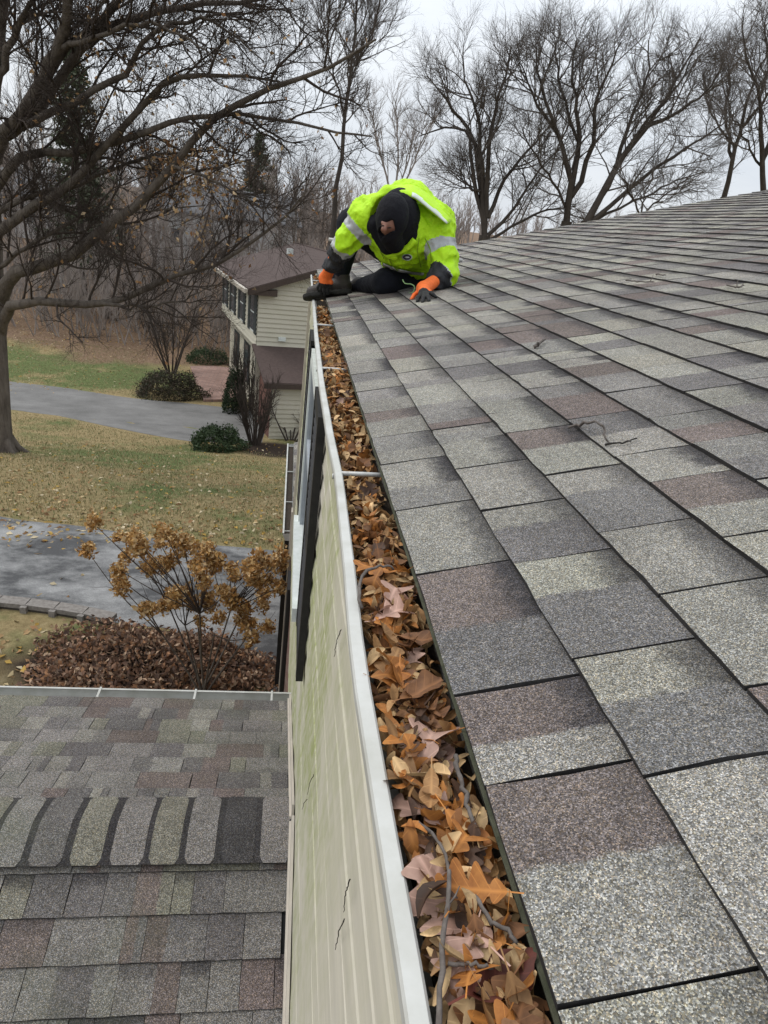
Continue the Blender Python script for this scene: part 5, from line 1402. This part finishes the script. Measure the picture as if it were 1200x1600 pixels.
twig('twig', [gut(700, 1505, Z0), gut(740, 1508, Z0 + .003), gut(770, 1512, Z0)], .0016, .0012, 'thin pale stalk above the crumpled dark red leaf')
rf = lambda px, py, h=.013: on_roof(px, py, h)
twig('twig', [rf(888, 668), rf(905, 664, .016), rf(922, 660, .03), rf(938, 662, .034), rf(944, 672, .022), rf(948, 688, .013)], .0032, .002, 'bent grey twig with a pale bud on the shingles', [(1, (.1, -.6, -.1), .012)])
twig('twig', [rf(834, 542, .016), rf(843, 536, .024), rf(852, 530, .018)], .006, .003, 'short pale twig stub on the shingles nearer the worker')
twig('twig', [rf(978, 438, .018), rf(1000, 440, .026), rf(1022, 440, .02)], .0035, .0025, 'dark twig on the upper shingles', [(.9, (.3, .3, .6), .05)])
twig('twig', [rf(1136, 445, .018), rf(1150, 448, .024), rf(1162, 446, .018)], .0035, .0025, 'small twig high on the right side of the roof', [(.6, (.2, .4, .6), .04)])
twig('twig', [rf(1025, 428, .018), rf(1040, 430, .024)], .0035, .0025, 'tiny twig just above the dark twig on the upper roof')
twig('twig', [rf(945, 695, .012), rf(970, 692, .014), rf(995, 685, .012)], .0022, .0015, 'thin dark stalk lying in front of the bent twig', mat=M['needle'])
def on_wall(px, py, dx=-.011):
    d = ray(px, py); return CAM + d * ((WX + dx - CAM[0]) / d[0])
for a, b_, lab in (((547, 1374), (537, 1425), 'dark stalk stuck on the siding, upper of the lowest pair'), ((538, 1436), (524, 1484), 'dark stalk stuck on the siding, lower of the lowest pair'),
                   ((490, 1210), (480, 1242), 'dark stalk on the siding just above the ridge kink'), ((480, 1249), (472, 1265), 'short dark stalk at the kink of the wall flashing'),
                   ((533, 984), (522, 1026), 'dark stalk on the green stained siding below the shutter')):
    p0, p1 = on_wall(*a), on_wall(*b_); md = (p0 + p1) / 2 + np.array([-.002, 0, .006])
    twig('stalk', [p0, md, p1], .0010, .0006, lab, mat=M['needle'], group='dark stalks on the siding')
# ================================================================== THE WORKER
def fabric(name, c, rough=.8, sc=40, bm=.25, spec=.25, var=.82):
    m, t, b = new_mat(name, rough, spec)
    n1 = noise(t, sc, 5, .6); r1 = ramp(t, [(.3, c), (.7, tuple(x * var for x in c))]); L(t, n1.outputs[0], r1.inputs[0]); L(t, r1.outputs[0], b.inputs['Base Color'])
    n2 = noise(t, 22, 7, .72); bump(t, b, n2.outputs[0], bm, .02); return m
M['hivis'] = fabric('hi_vis_yellow', (.47, .80, .012), .6, 12, .5, .3, .84)
M['silver'] = fabric('reflective_tape', (.40, .41, .41), .45, 30, .15, .5)
M['black_cloth'] = fabric('black_fabric', (.006, .006, .009), .9, 30, .5)
M['navy_cloth'] = fabric('dark_navy_fabric', (.008, .009, .014), .9, 30, .5)
M['cuff_cloth'] = fabric('charcoal_sleeve', (.018, .019, .023), .6, 30, .6, .4)
M['glove_orange'] = fabric('orange_glove', (.85, .17, .035), .7, 60, .3)
M['glove_black'] = fabric('glove_rubber', (.022, .022, .022), .7, 60, .3)
M['boot_leather'] = fabric('boot_leather', (.035, .027, .022), .6, 50, .4, .4)
M['boot_sole'] = fabric('boot_sole', (.03, .029, .026), .85, 50, .4)
M['skin'] = fabric('skin', (.25, .115, .078), .55, 40, .1, .4, .85)
M['eye_dark'] = fabric('brow_dark', (.03, .018, .014), .7)
def surf_net(fn, lo, hi, h):
    lo = np.asarray(lo, float); nn = np.ceil((np.asarray(hi) - lo) / h).astype(int) + 1
    ax = [lo[i_] + h * np.arange(nn[i_]) for i_ in range(3)]
    X, Y, Z = np.meshgrid(*ax, indexing='ij'); P = np.stack([X, Y, Z], -1).reshape(-1, 3)
    v = np.concatenate([fn(P[i_:i_ + 200000]) for i_ in range(0, len(P), 200000)]).reshape(nn)
    ins = v < 0; c = tuple(n_ - 1 for n_ in nn)
    acc = np.zeros(c + (3,)); cnt = np.zeros(c)
    off = [(0, 0, 0), (1, 0, 0), (0, 1, 0), (1, 1, 0), (0, 0, 1), (1, 0, 1), (0, 1, 1), (1, 1, 1)]
    sl = lambda o: tuple(slice(o[k_], o[k_] + c[k_]) for k_ in range(3))
    for a in off:
        for k_ in range(3):
            if a[k_]: continue
            b_ = list(a); b_[k_] = 1
            va, vb = v[sl(a)], v[sl(b_)]; cr = (va < 0) != (vb < 0)
            t = np.where(cr, va / np.where(cr, va - vb, 1), 0)
            for q in range(3): acc[..., q] += cr * (a[q] + (t if q == k_ else 0))
            cnt += cr
    ok = cnt > 0; idx = -np.ones(c, int); idx[ok] = np.arange(ok.sum())
    base_ = np.stack(np.meshgrid(*[np.arange(q) for q in c], indexing='ij'), -1)
    V = lo + h * (base_[ok] + acc[ok] / cnt[ok][:, None]); F = []
    for k_ in range(3):
        i1, i2 = (k_ + 1) % 3, (k_ + 2) % 3
        s0 = [slice(None)] * 3; s1 = [slice(None)] * 3; s0[k_] = slice(0, -1); s1[k_] = slice(1, None)
        cr = ins[tuple(s0)] != ins[tuple(s1)]
        ii = np.argwhere(cr); ii = ii[(ii[:, i1] > 0) & (ii[:, i2] > 0) & (ii[:, i1] < c[i1]) & (ii[:, i2] < c[i2])]
        e1 = np.zeros(3, int); e1[i1] = 1; e2 = np.zeros(3, int); e2[i2] = 1
        g_ = lambda q: idx[q[:, 0], q[:, 1], q[:, 2]]
        quad = np.stack([g_(ii - e1 - e2), g_(ii - e2), g_(ii), g_(ii - e1)], -1)
        inside = ins[ii[:, 0], ii[:, 1], ii[:, 2]]
        quad[~inside] = quad[~inside][:, ::-1]; F.append(quad)
    return V, np.concatenate(F)
def cone(P, a, b_, ra, rb):
    a = np.asarray(a, float); ab = np.asarray(b_, float) - a; t = np.clip(((P - a) @ ab) / (ab @ ab + 1e-12), 0, 1)
    return np.linalg.norm(P - a - t[:, None] * ab, axis=1) - (ra + (rb - ra) * t), t
def smin(a, b_, k_):
    h = np.clip(.5 + .5 * (b_ - a) / k_, 0, 1); return b_ + (a - b_) * h - k_ * h * (1 - h)
AX = np.stack([RT, UP, -FW])        # right, up, towards the viewer as seen by the photographer
def ell(P, c, r, rot=0.0):
    q = (P - np.asarray(c)) @ AX.T
    if rot: q = np.stack([q[:, 0] * math.cos(rot) + q[:, 1] * math.sin(rot), -q[:, 0] * math.sin(rot) + q[:, 1] * math.cos(rot), q[:, 2]], -1)
    r = np.asarray(r); k0 = np.linalg.norm(q / r, axis=1); k1 = np.linalg.norm(q / (r * r), axis=1) + 1e-9
    return k0 * (k0 - 1) / k1
def pj(px, py, Y, rp):
    q = at(px, py, Y); return q, rp * ((q - CAM) @ FW) / FPX
def union(P, cones, k_=.04):
    d = None
    for (a, ra), (b_, rb) in cones:
        c, _ = cone(P, a, b_, ra, rb); d = c if d is None else smin(d, c, k_)
    return d
wd_ = np.random.default_rng(9).normal(0, 1, (9, 3)); wp_ = np.random.default_rng(10).uniform(0, 6.28, 9)
def wrinkle(P, amp, wl):
    s = 0
    for i_ in range(9):
        k_ = wd_[i_] / np.linalg.norm(wd_[i_]) * (2 * np.pi / (wl * (.7 + .12 * i_))); s = s + np.sin(P @ k_ + wp_[i_] + 1.6 * np.sin(P @ k_[::-1] * .6 + i_))
    return amp * (.35 - np.abs(s / 9 * 2.2))
def solid(name, fn, pts, h, mats, parent, pad=.03, mi=None, smooth=True):
    pts = np.asarray(pts); V, F = surf_net(fn, pts.min(0) - pad, pts.max(0) + pad, h)
    idx = mi(V[F].mean(1)) if mi is not None else None
    o = link(name, mesh_of(name, V, F, idx), parent, mats, smooth); return o, V
def bounds(prims):
    B = []
    for (a, ra), (b_, rb) in prims: B += [a - ra, a + ra, b_ - rb, b_ + rb]
    return np.array(B)
q = on_roof(600, 461)
person = empty('person', tuple(q)); prop(person, 'person in hi-vis yellow jacket and black balaclava kneeling on the roof, reaching into the gutter', 'person')
# joints
HIP = pj(650, 408, 4.58, 36); BEL = pj(638, 390, 4.32, 42); CHE = pj(630, 364, 4.14, 48); BAK = pj(636, 330, 4.24, 40)
SL, EL, WL_ = pj(577, 340, 4.10, 29), pj(541, 378, 4.12, 20), pj(519, 414, 4.30, 15)
SR, ER, WR = pj(678, 351, 4.10, 30), pj(692, 402, 3.98, 23), pj(682, 437, 3.88, 17)
ER2 = pj(695, 427, 3.92, 20)
NECK = pj(624, 352, 4.05, 26); HEAD = at(613, 338, 3.88)
KN1 = pj(603, 441, 4.16, 20); AN1 = pj(566, 447, 4.48, 12); KN2 = pj(550, 350, 4.52, 22); AN2 = pj(531, 432, 4.50, 13); HP1 = pj(652, 428, 4.45, 30); HP2 = pj(640, 402, 4.62, 32)
# --- jacket
jc = [(HIP, BEL), (BEL, CHE), (CHE, BAK), (CHE, SL), (BAK, SL), (CHE, SR), (BAK, SR), (SL, EL), (SR, ER), (ER, ER2), (ER2, WR), (EL, WL_), (BEL, pj(680, 408, 4.25, 24))]
def jacket_fn(P):
    d = union(P, jc[:7] + [jc[12]], .05)
    sl = smin(union(P, [jc[7]], .03), union(P, [jc[11]], .03), .02); sr = union(P, jc[8:11], .03)
    d = smin(smin(d, sl, .03), sr, .022)
    d = d - wrinkle(P, .017, .12) - wrinkle(P[:, ::-1], .009, .05)
    cut = np.maximum(ell(P, at(611, 352, 3.93), (.125, .175, .15)), -1)      # the open collar
    return np.maximum(d, -cut)
def jacket_mi(C):
    mi = np.zeros(len(C), int)
    dl, tl = cone(C, SL[0], EL[0], SL[1], EL[1]); dw, tw = cone(C, EL[0], WL_[0], EL[1], WL_[1])
    dr, tr_ = cone(C, SR[0], ER[0], SR[1], ER[1]); d2, t2 = cone(C, ER2[0], WR[0], ER2[1], WR[1]); d3, t3 = cone(C, ER[0], ER2[0], ER[1], ER2[1])
    db = union(C, jc[:7] + [jc[12]], .05)
    left = np.minimum(dl, dw) < db + .02; right = np.minimum(np.minimum(dr, d2), d3) < db + .01
    mi[left & (tl > .38) & (tl < .66) & (dl < dw)] = 1
    mi[left & (dw <= dl + .004) & (tw > .04)] = 1; mi[left & (dw <= dl + .004) & (tw > .26)] = 2
    mi[right & (tr_ > .62) & (tr_ < .95) & (dr < d2) & (dr <= d3 + .002)] = 1
    mi[right & (d2 < dr) & (d2 < d3) & (t2 > .15)] = 1; mi[right & (d2 < dr) & (t2 > .38)] = 2
    return mi
jacket, JV = solid('jacket', jacket_fn, bounds(jc), .0085, [M['hivis'], M['silver'], M['cuff_cloth']], person, .03, jacket_mi)
def pix(V):
    d = V - CAM; z = d @ FW; return 600 + FPX * (d @ RT) / z, 800 - FPX * (d @ UP) / z, z
JU, JW, JZ = pix(JV)
def on_jacket(px, py, off=.006, rad=5):
    m_ = (np.abs(JU - px) < rad) & (np.abs(JW - py) < rad)
    z = np.quantile(JZ[m_], .06) if m_.sum() > 3 else 4.0
    d = ray(px, py); d = d / (d @ FW); return CAM + d * (z - off)
def ribbon(name, pxs, wpx, mat, parent, off=.006, n=16, th=.004, zfix=None):
    P = np.array(pxs, float); s = np.r_[0, np.cumsum(np.linalg.norm(np.diff(P, axis=0), axis=1))]; u = np.linspace(0, s[-1], n)
    C = np.stack([np.interp(u, s, P[:, 0]), np.interp(u, s, P[:, 1])], -1); T = np.gradient(C, axis=0); T /= np.linalg.norm(T, axis=1)[:, None]; Nn = np.stack([-T[:, 1], T[:, 0]], -1)
    V = []; F = []
    for i_ in range(n):
        for k_ in (-1, 0, 1):
            q = C[i_] + Nn[i_] * wpx / 2 * k_; V.append(on_jacket(q[0], q[1], off) if zfix is None else at(q[0], q[1], zfix[0] + (zfix[1] - zfix[0]) * i_ / (n - 1)))
    V = np.array(V); V = np.concatenate([V, V + FW * th])
    m_ = 3 * n
    for i_ in range(n - 1):
        for k_ in range(2):
            a = i_ * 3 + k_; F += [(a, a + 1, a + 4, a + 3), (m_ + a, m_ + a + 3, m_ + a + 4, m_ + a + 1)]
        a = i_ * 3; F += [(a, a + 3, m_ + a + 3, m_ + a), (a + 2, m_ + a + 2, m_ + a + 5, a + 5)]
    e = (n - 1) * 3; F += [(0, m_, m_ + 1, 1), (1, m_ + 1, m_ + 2, 2), (e, e + 1, m_ + e + 1, m_ + e), (e + 1, e + 2, m_ + e + 2, m_ + e + 1)]
    return link(name, mesh_of(name, V, F), parent, [mat], True)
M['hivis_shade'] = M['hivis']
ribbon('placket', [(606, 398), (622, 394), (638, 386), (648, 374)], 9, M['hivis'], jacket, .020)
ribbon('storm_flap', [(578, 365), (590, 382), (606, 399), (620, 405)], 8, M['hivis'], jacket, .018)
ribbon('hem_tape', [(598, 413), (620, 422), (645, 427), (662, 428)], 4, M['silver'], jacket, .006)
M['seam'] = fabric('hi_vis_seam', (.20, .34, .01), .7, 12, .2)
for sp_ in ([(575, 362), (588, 382), (606, 401), (622, 397), (640, 389), (651, 374)], [(607, 401), (612, 414), (622, 423)], [(655, 372), (652, 392), (658, 418)], [(664, 372), (672, 388), (674, 410)], [(590, 384), (600, 404)]):
    ribbon('seam', sp_, 1.6, M['seam'], jacket, .0085, 18, .002)
# oval chest badge
mb = MB()
for rx_, ry_, off, mi_ in ((8.2, 5.2, .010, 0), (6.6, 3.9, .0125, 1), (3.9, 1.2, .0145, 0)):
    pts = [on_jacket(636 + rx_ * math.cos(a) , 402 + ry_ * math.sin(a) - .0 * rx_, off) for a in np.linspace(0, 2 * math.pi, 18, endpoint=False)]
    mb.add(pts, [tuple(range(18))], mi_)
mb.build('badge', [M['silver'], M['cuff_cloth']], jacket)
# --- hood of the jacket thrown back behind the head: a collar roll and a broad flap
hc = [(pj(578, 330, 4.02, 7), pj(590, 314, 4.03, 10)), (pj(590, 314, 4.03, 10), pj(606, 303, 4.06, 12)), (pj(606, 303, 4.06, 12), pj(640, 303, 4.12, 13)), (pj(640, 303, 4.12, 13), pj(665, 322, 4.10, 13))]
def hood_fn(P): return np.maximum(union(P, hc, .02) - wrinkle(P, .003, .07), -ell(P, at(612, 348, 3.93), (.125, .165, .17)))
hood, HV = solid('hood', hood_fn, bounds(hc), .007, [M['hivis']], person, .03)
def flap(name, O, I, yo, yi, f0, f1, lift, mat, nr=7, nc=22, th=.012, c0=0):
    def rs(pl): 
        P = np.array(pl, float); s_ = np.r_[0, np.cumsum(np.linalg.norm(np.diff(P, axis=0), axis=1))]; u = np.linspace(0, s_[-1], nc); return np.stack([np.interp(u, s_, P[:, 0]), np.interp(u, s_, P[:, 1])], -1)
    o_, i_ = rs(O), rs(I); V = []
    for c in range(c0, nc):
        t = c / (nc - 1)
        for r_ in range(nr):
            f = f0 + (f1 - f0) * r_ / (nr - 1); q = i_[c] + (o_[c] - i_[c]) * f
            Y_ = (yi[0] + (yi[1] - yi[0]) * t) * (1 - f) + (yo[0] + (yo[1] - yo[0]) * t) * f - .035 * math.sin(math.pi * min(f * 1.15, 1)) - lift + .006 * math.sin(t * 17 + f * 5)
            V.append(at(q[0], q[1], Y_))
    F = [(c * nr + r_, c * nr + r_ + 1, (c + 1) * nr + r_ + 1, (c + 1) * nr + r_) for c in range(nc - 1 - c0) for r_ in range(nr - 1)]
    o = link(name, mesh_of(name, np.array(V), F), hood, [mat], True); so = o.modifiers.new('t', 'SOLIDIFY'); so.thickness = th; so.offset = 0; return o
FO = [(598, 304), (620, 290), (648, 291), (668, 304), (688, 322), (704, 339), (706, 345)]; FI = [(604, 313), (628, 303), (648, 311), (662, 322), (676, 333), (690, 345), (697, 350)]
flap('hood_flap', FO, FI, (4.10, 4.03), (3.97, 3.90), 0, 1, 0, M['hivis'])
M['pale_tape'] = fabric('pale_reflective_tape', (.62, .68, .60), .4, 20, .1)
flap('reflective_strip', FO, FI, (4.10, 4.03), (3.97, 3.90), .10, .48, .010, M['pale_tape'], 4, 22, .003, 8)
# --- hoodie (black) around head and neck
hoodc = [(pj(622, 340, 3.98, 30), pj(632, 350, 4.06, 30)), (pj(612, 372, 3.96, 20), pj(606, 390, 4.0, 7)), (pj(588, 352, 4.0, 16), pj(604, 384, 4.0, 12)), (pj(640, 368, 4.0, 17), pj(615, 384, 4.0, 11))]
def hoodie_fn(P):
    d = smin(union(P, hoodc, .03), ell(P, at(622, 338, 4.0), (.112, .150, .12), -.15), .03) - wrinkle(P, .003, .06)
    return np.maximum(d, -ell(P, at(606, 340, 3.80), (.095, .128, .12), -.1))
solid('hoodie', hoodie_fn, np.concatenate([bounds(hoodc), [at(624, 338, 4.0) - .19, at(624, 338, 4.0) + .19]]), .0065, [M['black_cloth']], person)
# --- balaclava with an eye slit
HR = np.array([.086, .116, .100])
SLIT = at(603.5, 355, 3.785)
def bal_fn(P):
    d = smin(ell(P, HEAD, HR + .004, -.12), union(P, [(pj(606, 366, 3.86, 15), pj(616, 378, 3.95, 17))], .03), .03) - wrinkle(P, .002, .05)
    q = (P - SLIT) @ AX.T; q = np.stack([q[:, 0] * .95 + q[:, 1] * .31, -q[:, 0] * .31 + q[:, 1] * .95, q[:, 2]], -1)
    sl = np.maximum(np.maximum(np.abs(q[:, 0]) - .036, np.abs(q[:, 1]) - .014), np.abs(q[:, 2]) - .09) - .008
    return np.maximum(d, -sl)
solid('balaclava', bal_fn, [HEAD - .19, HEAD + .19], .0055, [M['black_cloth']], person)
# --- body: one continuous figure under the clothes
def thin(p, k_=.8): return (p[0], p[1] * k_)
def rfp(px, py, h): return on_roof(px, py, h)
PALM_R = rfp(662, 451, .045); WRI_R = WR[0]
FR = [(rfp(654, 455, .036), rfp(647, 461, .026), rfp(643, 467, .013)), (rfp(657, 459, .036), rfp(654, 465, .026), rfp(652, 471, .012)), (rfp(662, 460, .036), rfp(661, 466, .026), rfp(660, 472, .012)), (rfp(667, 459, .036), rfp(669, 464, .026), rfp(670, 470, .012)), (rfp(671, 456, .036), rfp(676, 460, .026), rfp(681, 464, .012))]
PALM_L = at(508, 435, 4.38); WRI_L = WL_[0]
FL_ = [(at(502, 441, 4.38), at(497, 449, 4.42), at(499, 457, 4.43)), (at(505, 443, 4.37), at(501, 452, 4.40), at(503, 460, 4.41)), (at(508, 444, 4.36), at(506, 454, 4.38), at(507, 461, 4.39)), (at(512, 443, 4.36), at(512, 452, 4.37), at(512, 459, 4.38)), (at(514, 434, 4.35), at(518, 441, 4.34), at(517, 449, 4.36))]
def hand(P, wr, palm, fs, rf_, k_=.014, rw=.030, rp=.033):
    d = union(P, [((wr, rw), (palm, rp))], .02)
    kn = np.mean([f[0] for f in fs], axis=0); d = smin(d, union(P, [((palm, rp), (kn, rp * .82))], .02), .02)
    for f in fs:
        d = smin(d, union(P, [((palm, rf_ * 1.15), (f[0], rf_ * 1.1)), ((f[0], rf_ * 1.08), (f[1], rf_)), ((f[1], rf_), (f[2], rf_ * .85))], .006), k_ * .6)
    return d
bodyc = [tuple(thin(x, .62) for x in c) for c in (jc[0], jc[1], jc[2], jc[3], jc[5], (SL, EL), (EL, WL_), (SR, ER), (ER, WR), (HIP, HP1), (HIP, HP2), (HP1, KN1), (KN1, AN1), (HP2, KN2), (KN2, AN2), (CHE, NECK))]
NOSE = at(600, 358, 3.785)
def body_fn(P):
    d = union(P, bodyc, .03)
    d = smin(d, ell(P, HEAD, HR - .006, -.12), .03)
    d = smin(d, union(P, [((at(602, 351, 3.795), .012), (NOSE, .016))], .01), .012)
    d = smin(d, union(P, [((at(597, 348, 3.80), .009), (at(612, 353, 3.80), .010))], .01), .012)
    d = np.minimum(d, hand(P, WRI_R, PALM_R, FR, .006, .008, .022, .024)); d = np.minimum(d, hand(P, WRI_L, PALM_L, FL_, .006, .008, .022, .024))
    d = np.minimum(d, union(P, [thin_ for thin_ in [((AN2[0], .03), (at(512, 457, 4.48), .024)), ((AN1[0], .028), (at(552, 449, 4.5), .022))]], .02))
    return d
body, BV = solid('body', body_fn, np.concatenate([bounds(bodyc), [HEAD - .15, HEAD + .15]]), .0085, [M['skin'], M['black_cloth']], person, .03, lambda C: (np.linalg.norm(C - SLIT, axis=1) > .075).astype(int))
mb = MB()
for ex, ey_ in ((597.5, 353.5), (608.5, 356.5)):
    c = at(ex, ey_, 3.783); mb.add([c + AX[0] * .011 * math.cos(a) + AX[1] * .0045 * math.sin(a) + AX[2] * .006 for a in np.linspace(0, 6.28, 10, endpoint=False)] + [c + AX[2] * .011], [(i_, (i_ + 1) % 10, 10) for i_ in range(10)])
mb.build('eye', M['eye_dark'], body)
# --- trousers
tc_ = [(HIP, HP1), (HIP, HP2), (HP1, KN1), (KN1, AN1), (HP2, KN2), (KN2, AN2)]
def tro_fn(P): return union(P, tc_, .03) - wrinkle(P, .004, .08)
solid('trousers', tro_fn, bounds(tc_), .009, [M['navy_cloth']], person)
# --- gloves with five fingers each: orange back, dark rubber fingers
for wr, palm, fs, up_ in ((WRI_R, PALM_R, FR, WR), (WRI_L, PALM_L, FL_, WL_)):
    d_in = (palm - wr) / np.linalg.norm(palm - wr)
    cuff0 = wr - d_in * .035
    def gf(P, wr=wr, palm=palm, fs=fs, cuff0=cuff0):
        d = hand(P, wr, palm, fs, .0105, .010, .034, .036); return smin(d, union(P, [((cuff0, .043), (wr, .038))], .01), .01)
    def gm_(C, palm=palm, fs=fs):
        kn = np.mean([f[0] for f in fs], axis=0); tp = np.mean([f[2] for f in fs], axis=0); ax_ = (tp - palm) / np.linalg.norm(tp - palm)
        return (((C - kn) @ ax_) > .004).astype(int)
    pts = np.array([cuff0 - .05, cuff0 + .05] + [x for f in fs for x in f])
    solid('glove', gf, pts, .0045, [M['glove_orange'], M['glove_black']], person, .03, gm_)
# --- boots
def boot(heel, toe, shaft, upv, name='boot'):
    ax_ = (toe - heel) / np.linalg.norm(toe - heel); upv = upv - ax_ * (upv @ ax_); upv /= np.linalg.norm(upv); sd_ = np.cross(ax_, upv); ln = np.linalg.norm(toe - heel)
    def fn(P):
        d = union(P, [((heel + upv * .05, .044), (heel + ax_ * ln * .55 + upv * .05, .046)), ((heel + ax_ * ln * .55 + upv * .045, .045), (toe - ax_ * .03 + upv * .032, .036)), ((heel + ax_ * .025 + upv * .06, .047), (shaft, .058))], .02)
        q = P - heel; a, b2, c = q @ ax_, q @ upv, q @ sd_
        w_ = .042 + .010 * np.clip(a / ln, 0, 1)
        sole = np.maximum(np.sqrt(np.maximum(np.abs(a - ln / 2 + .008) - ln / 2 + .012, 0) ** 2 + c ** 2) - w_, np.abs(b2 - .004) - .014)
        sole = np.maximum(sole, -(np.maximum(np.abs(a - .10) - .022, b2 + .004)))       # instep notch before the heel block
        tread = .003 * np.sign(np.sin(a * 160)) * (b2 < 0); 
        return np.minimum(np.maximum(d, -(b2 - .006)), sole + tread * 0)
    def mi_(C): return (((C - heel) @ upv) < .022).astype(int)
    solid(name, fn, np.array([heel - .09, heel + .09, toe - .07, toe + .07, shaft - .08, shaft + .08]), .006, [M['boot_leather'], M['boot_sole']], person, .02, mi_)
boot(at(541, 459, 4.46), at(481, 465, 4.46), at(533, 434, 4.50), UP.copy())
boot(at(578, 456, 4.42), at(543, 457, 4.62), at(583, 444, 4.36), UP.copy() * .9 + RT * .1)
# green drawstring
M['cord'] = fabric('green_cord', (.35, .55, .25), .7)
mb = MB(); mb.tube(smooth_path([at(629, 437, 4.02), at(633, 443, 4.0), at(643, 444, 3.98), at(648, 449, 3.96), at(645, 457, 3.95), at(639, 458, 3.95)], 12), .003, 5); mb.build('drawstring', M['cord'], person)
# long pale pole behind the worker
p0, p1 = at(514, 374, 5.0), on_roof(722, 407, .02)
mb = MB(); mb.tube([p0, (p0 + p1) / 2, p1], .012, 8); o = mb.build('pole', M['white_metal'], None, True); prop(o, 'white metal pole lying behind the kneeling worker, only its ends showing', 'pole')
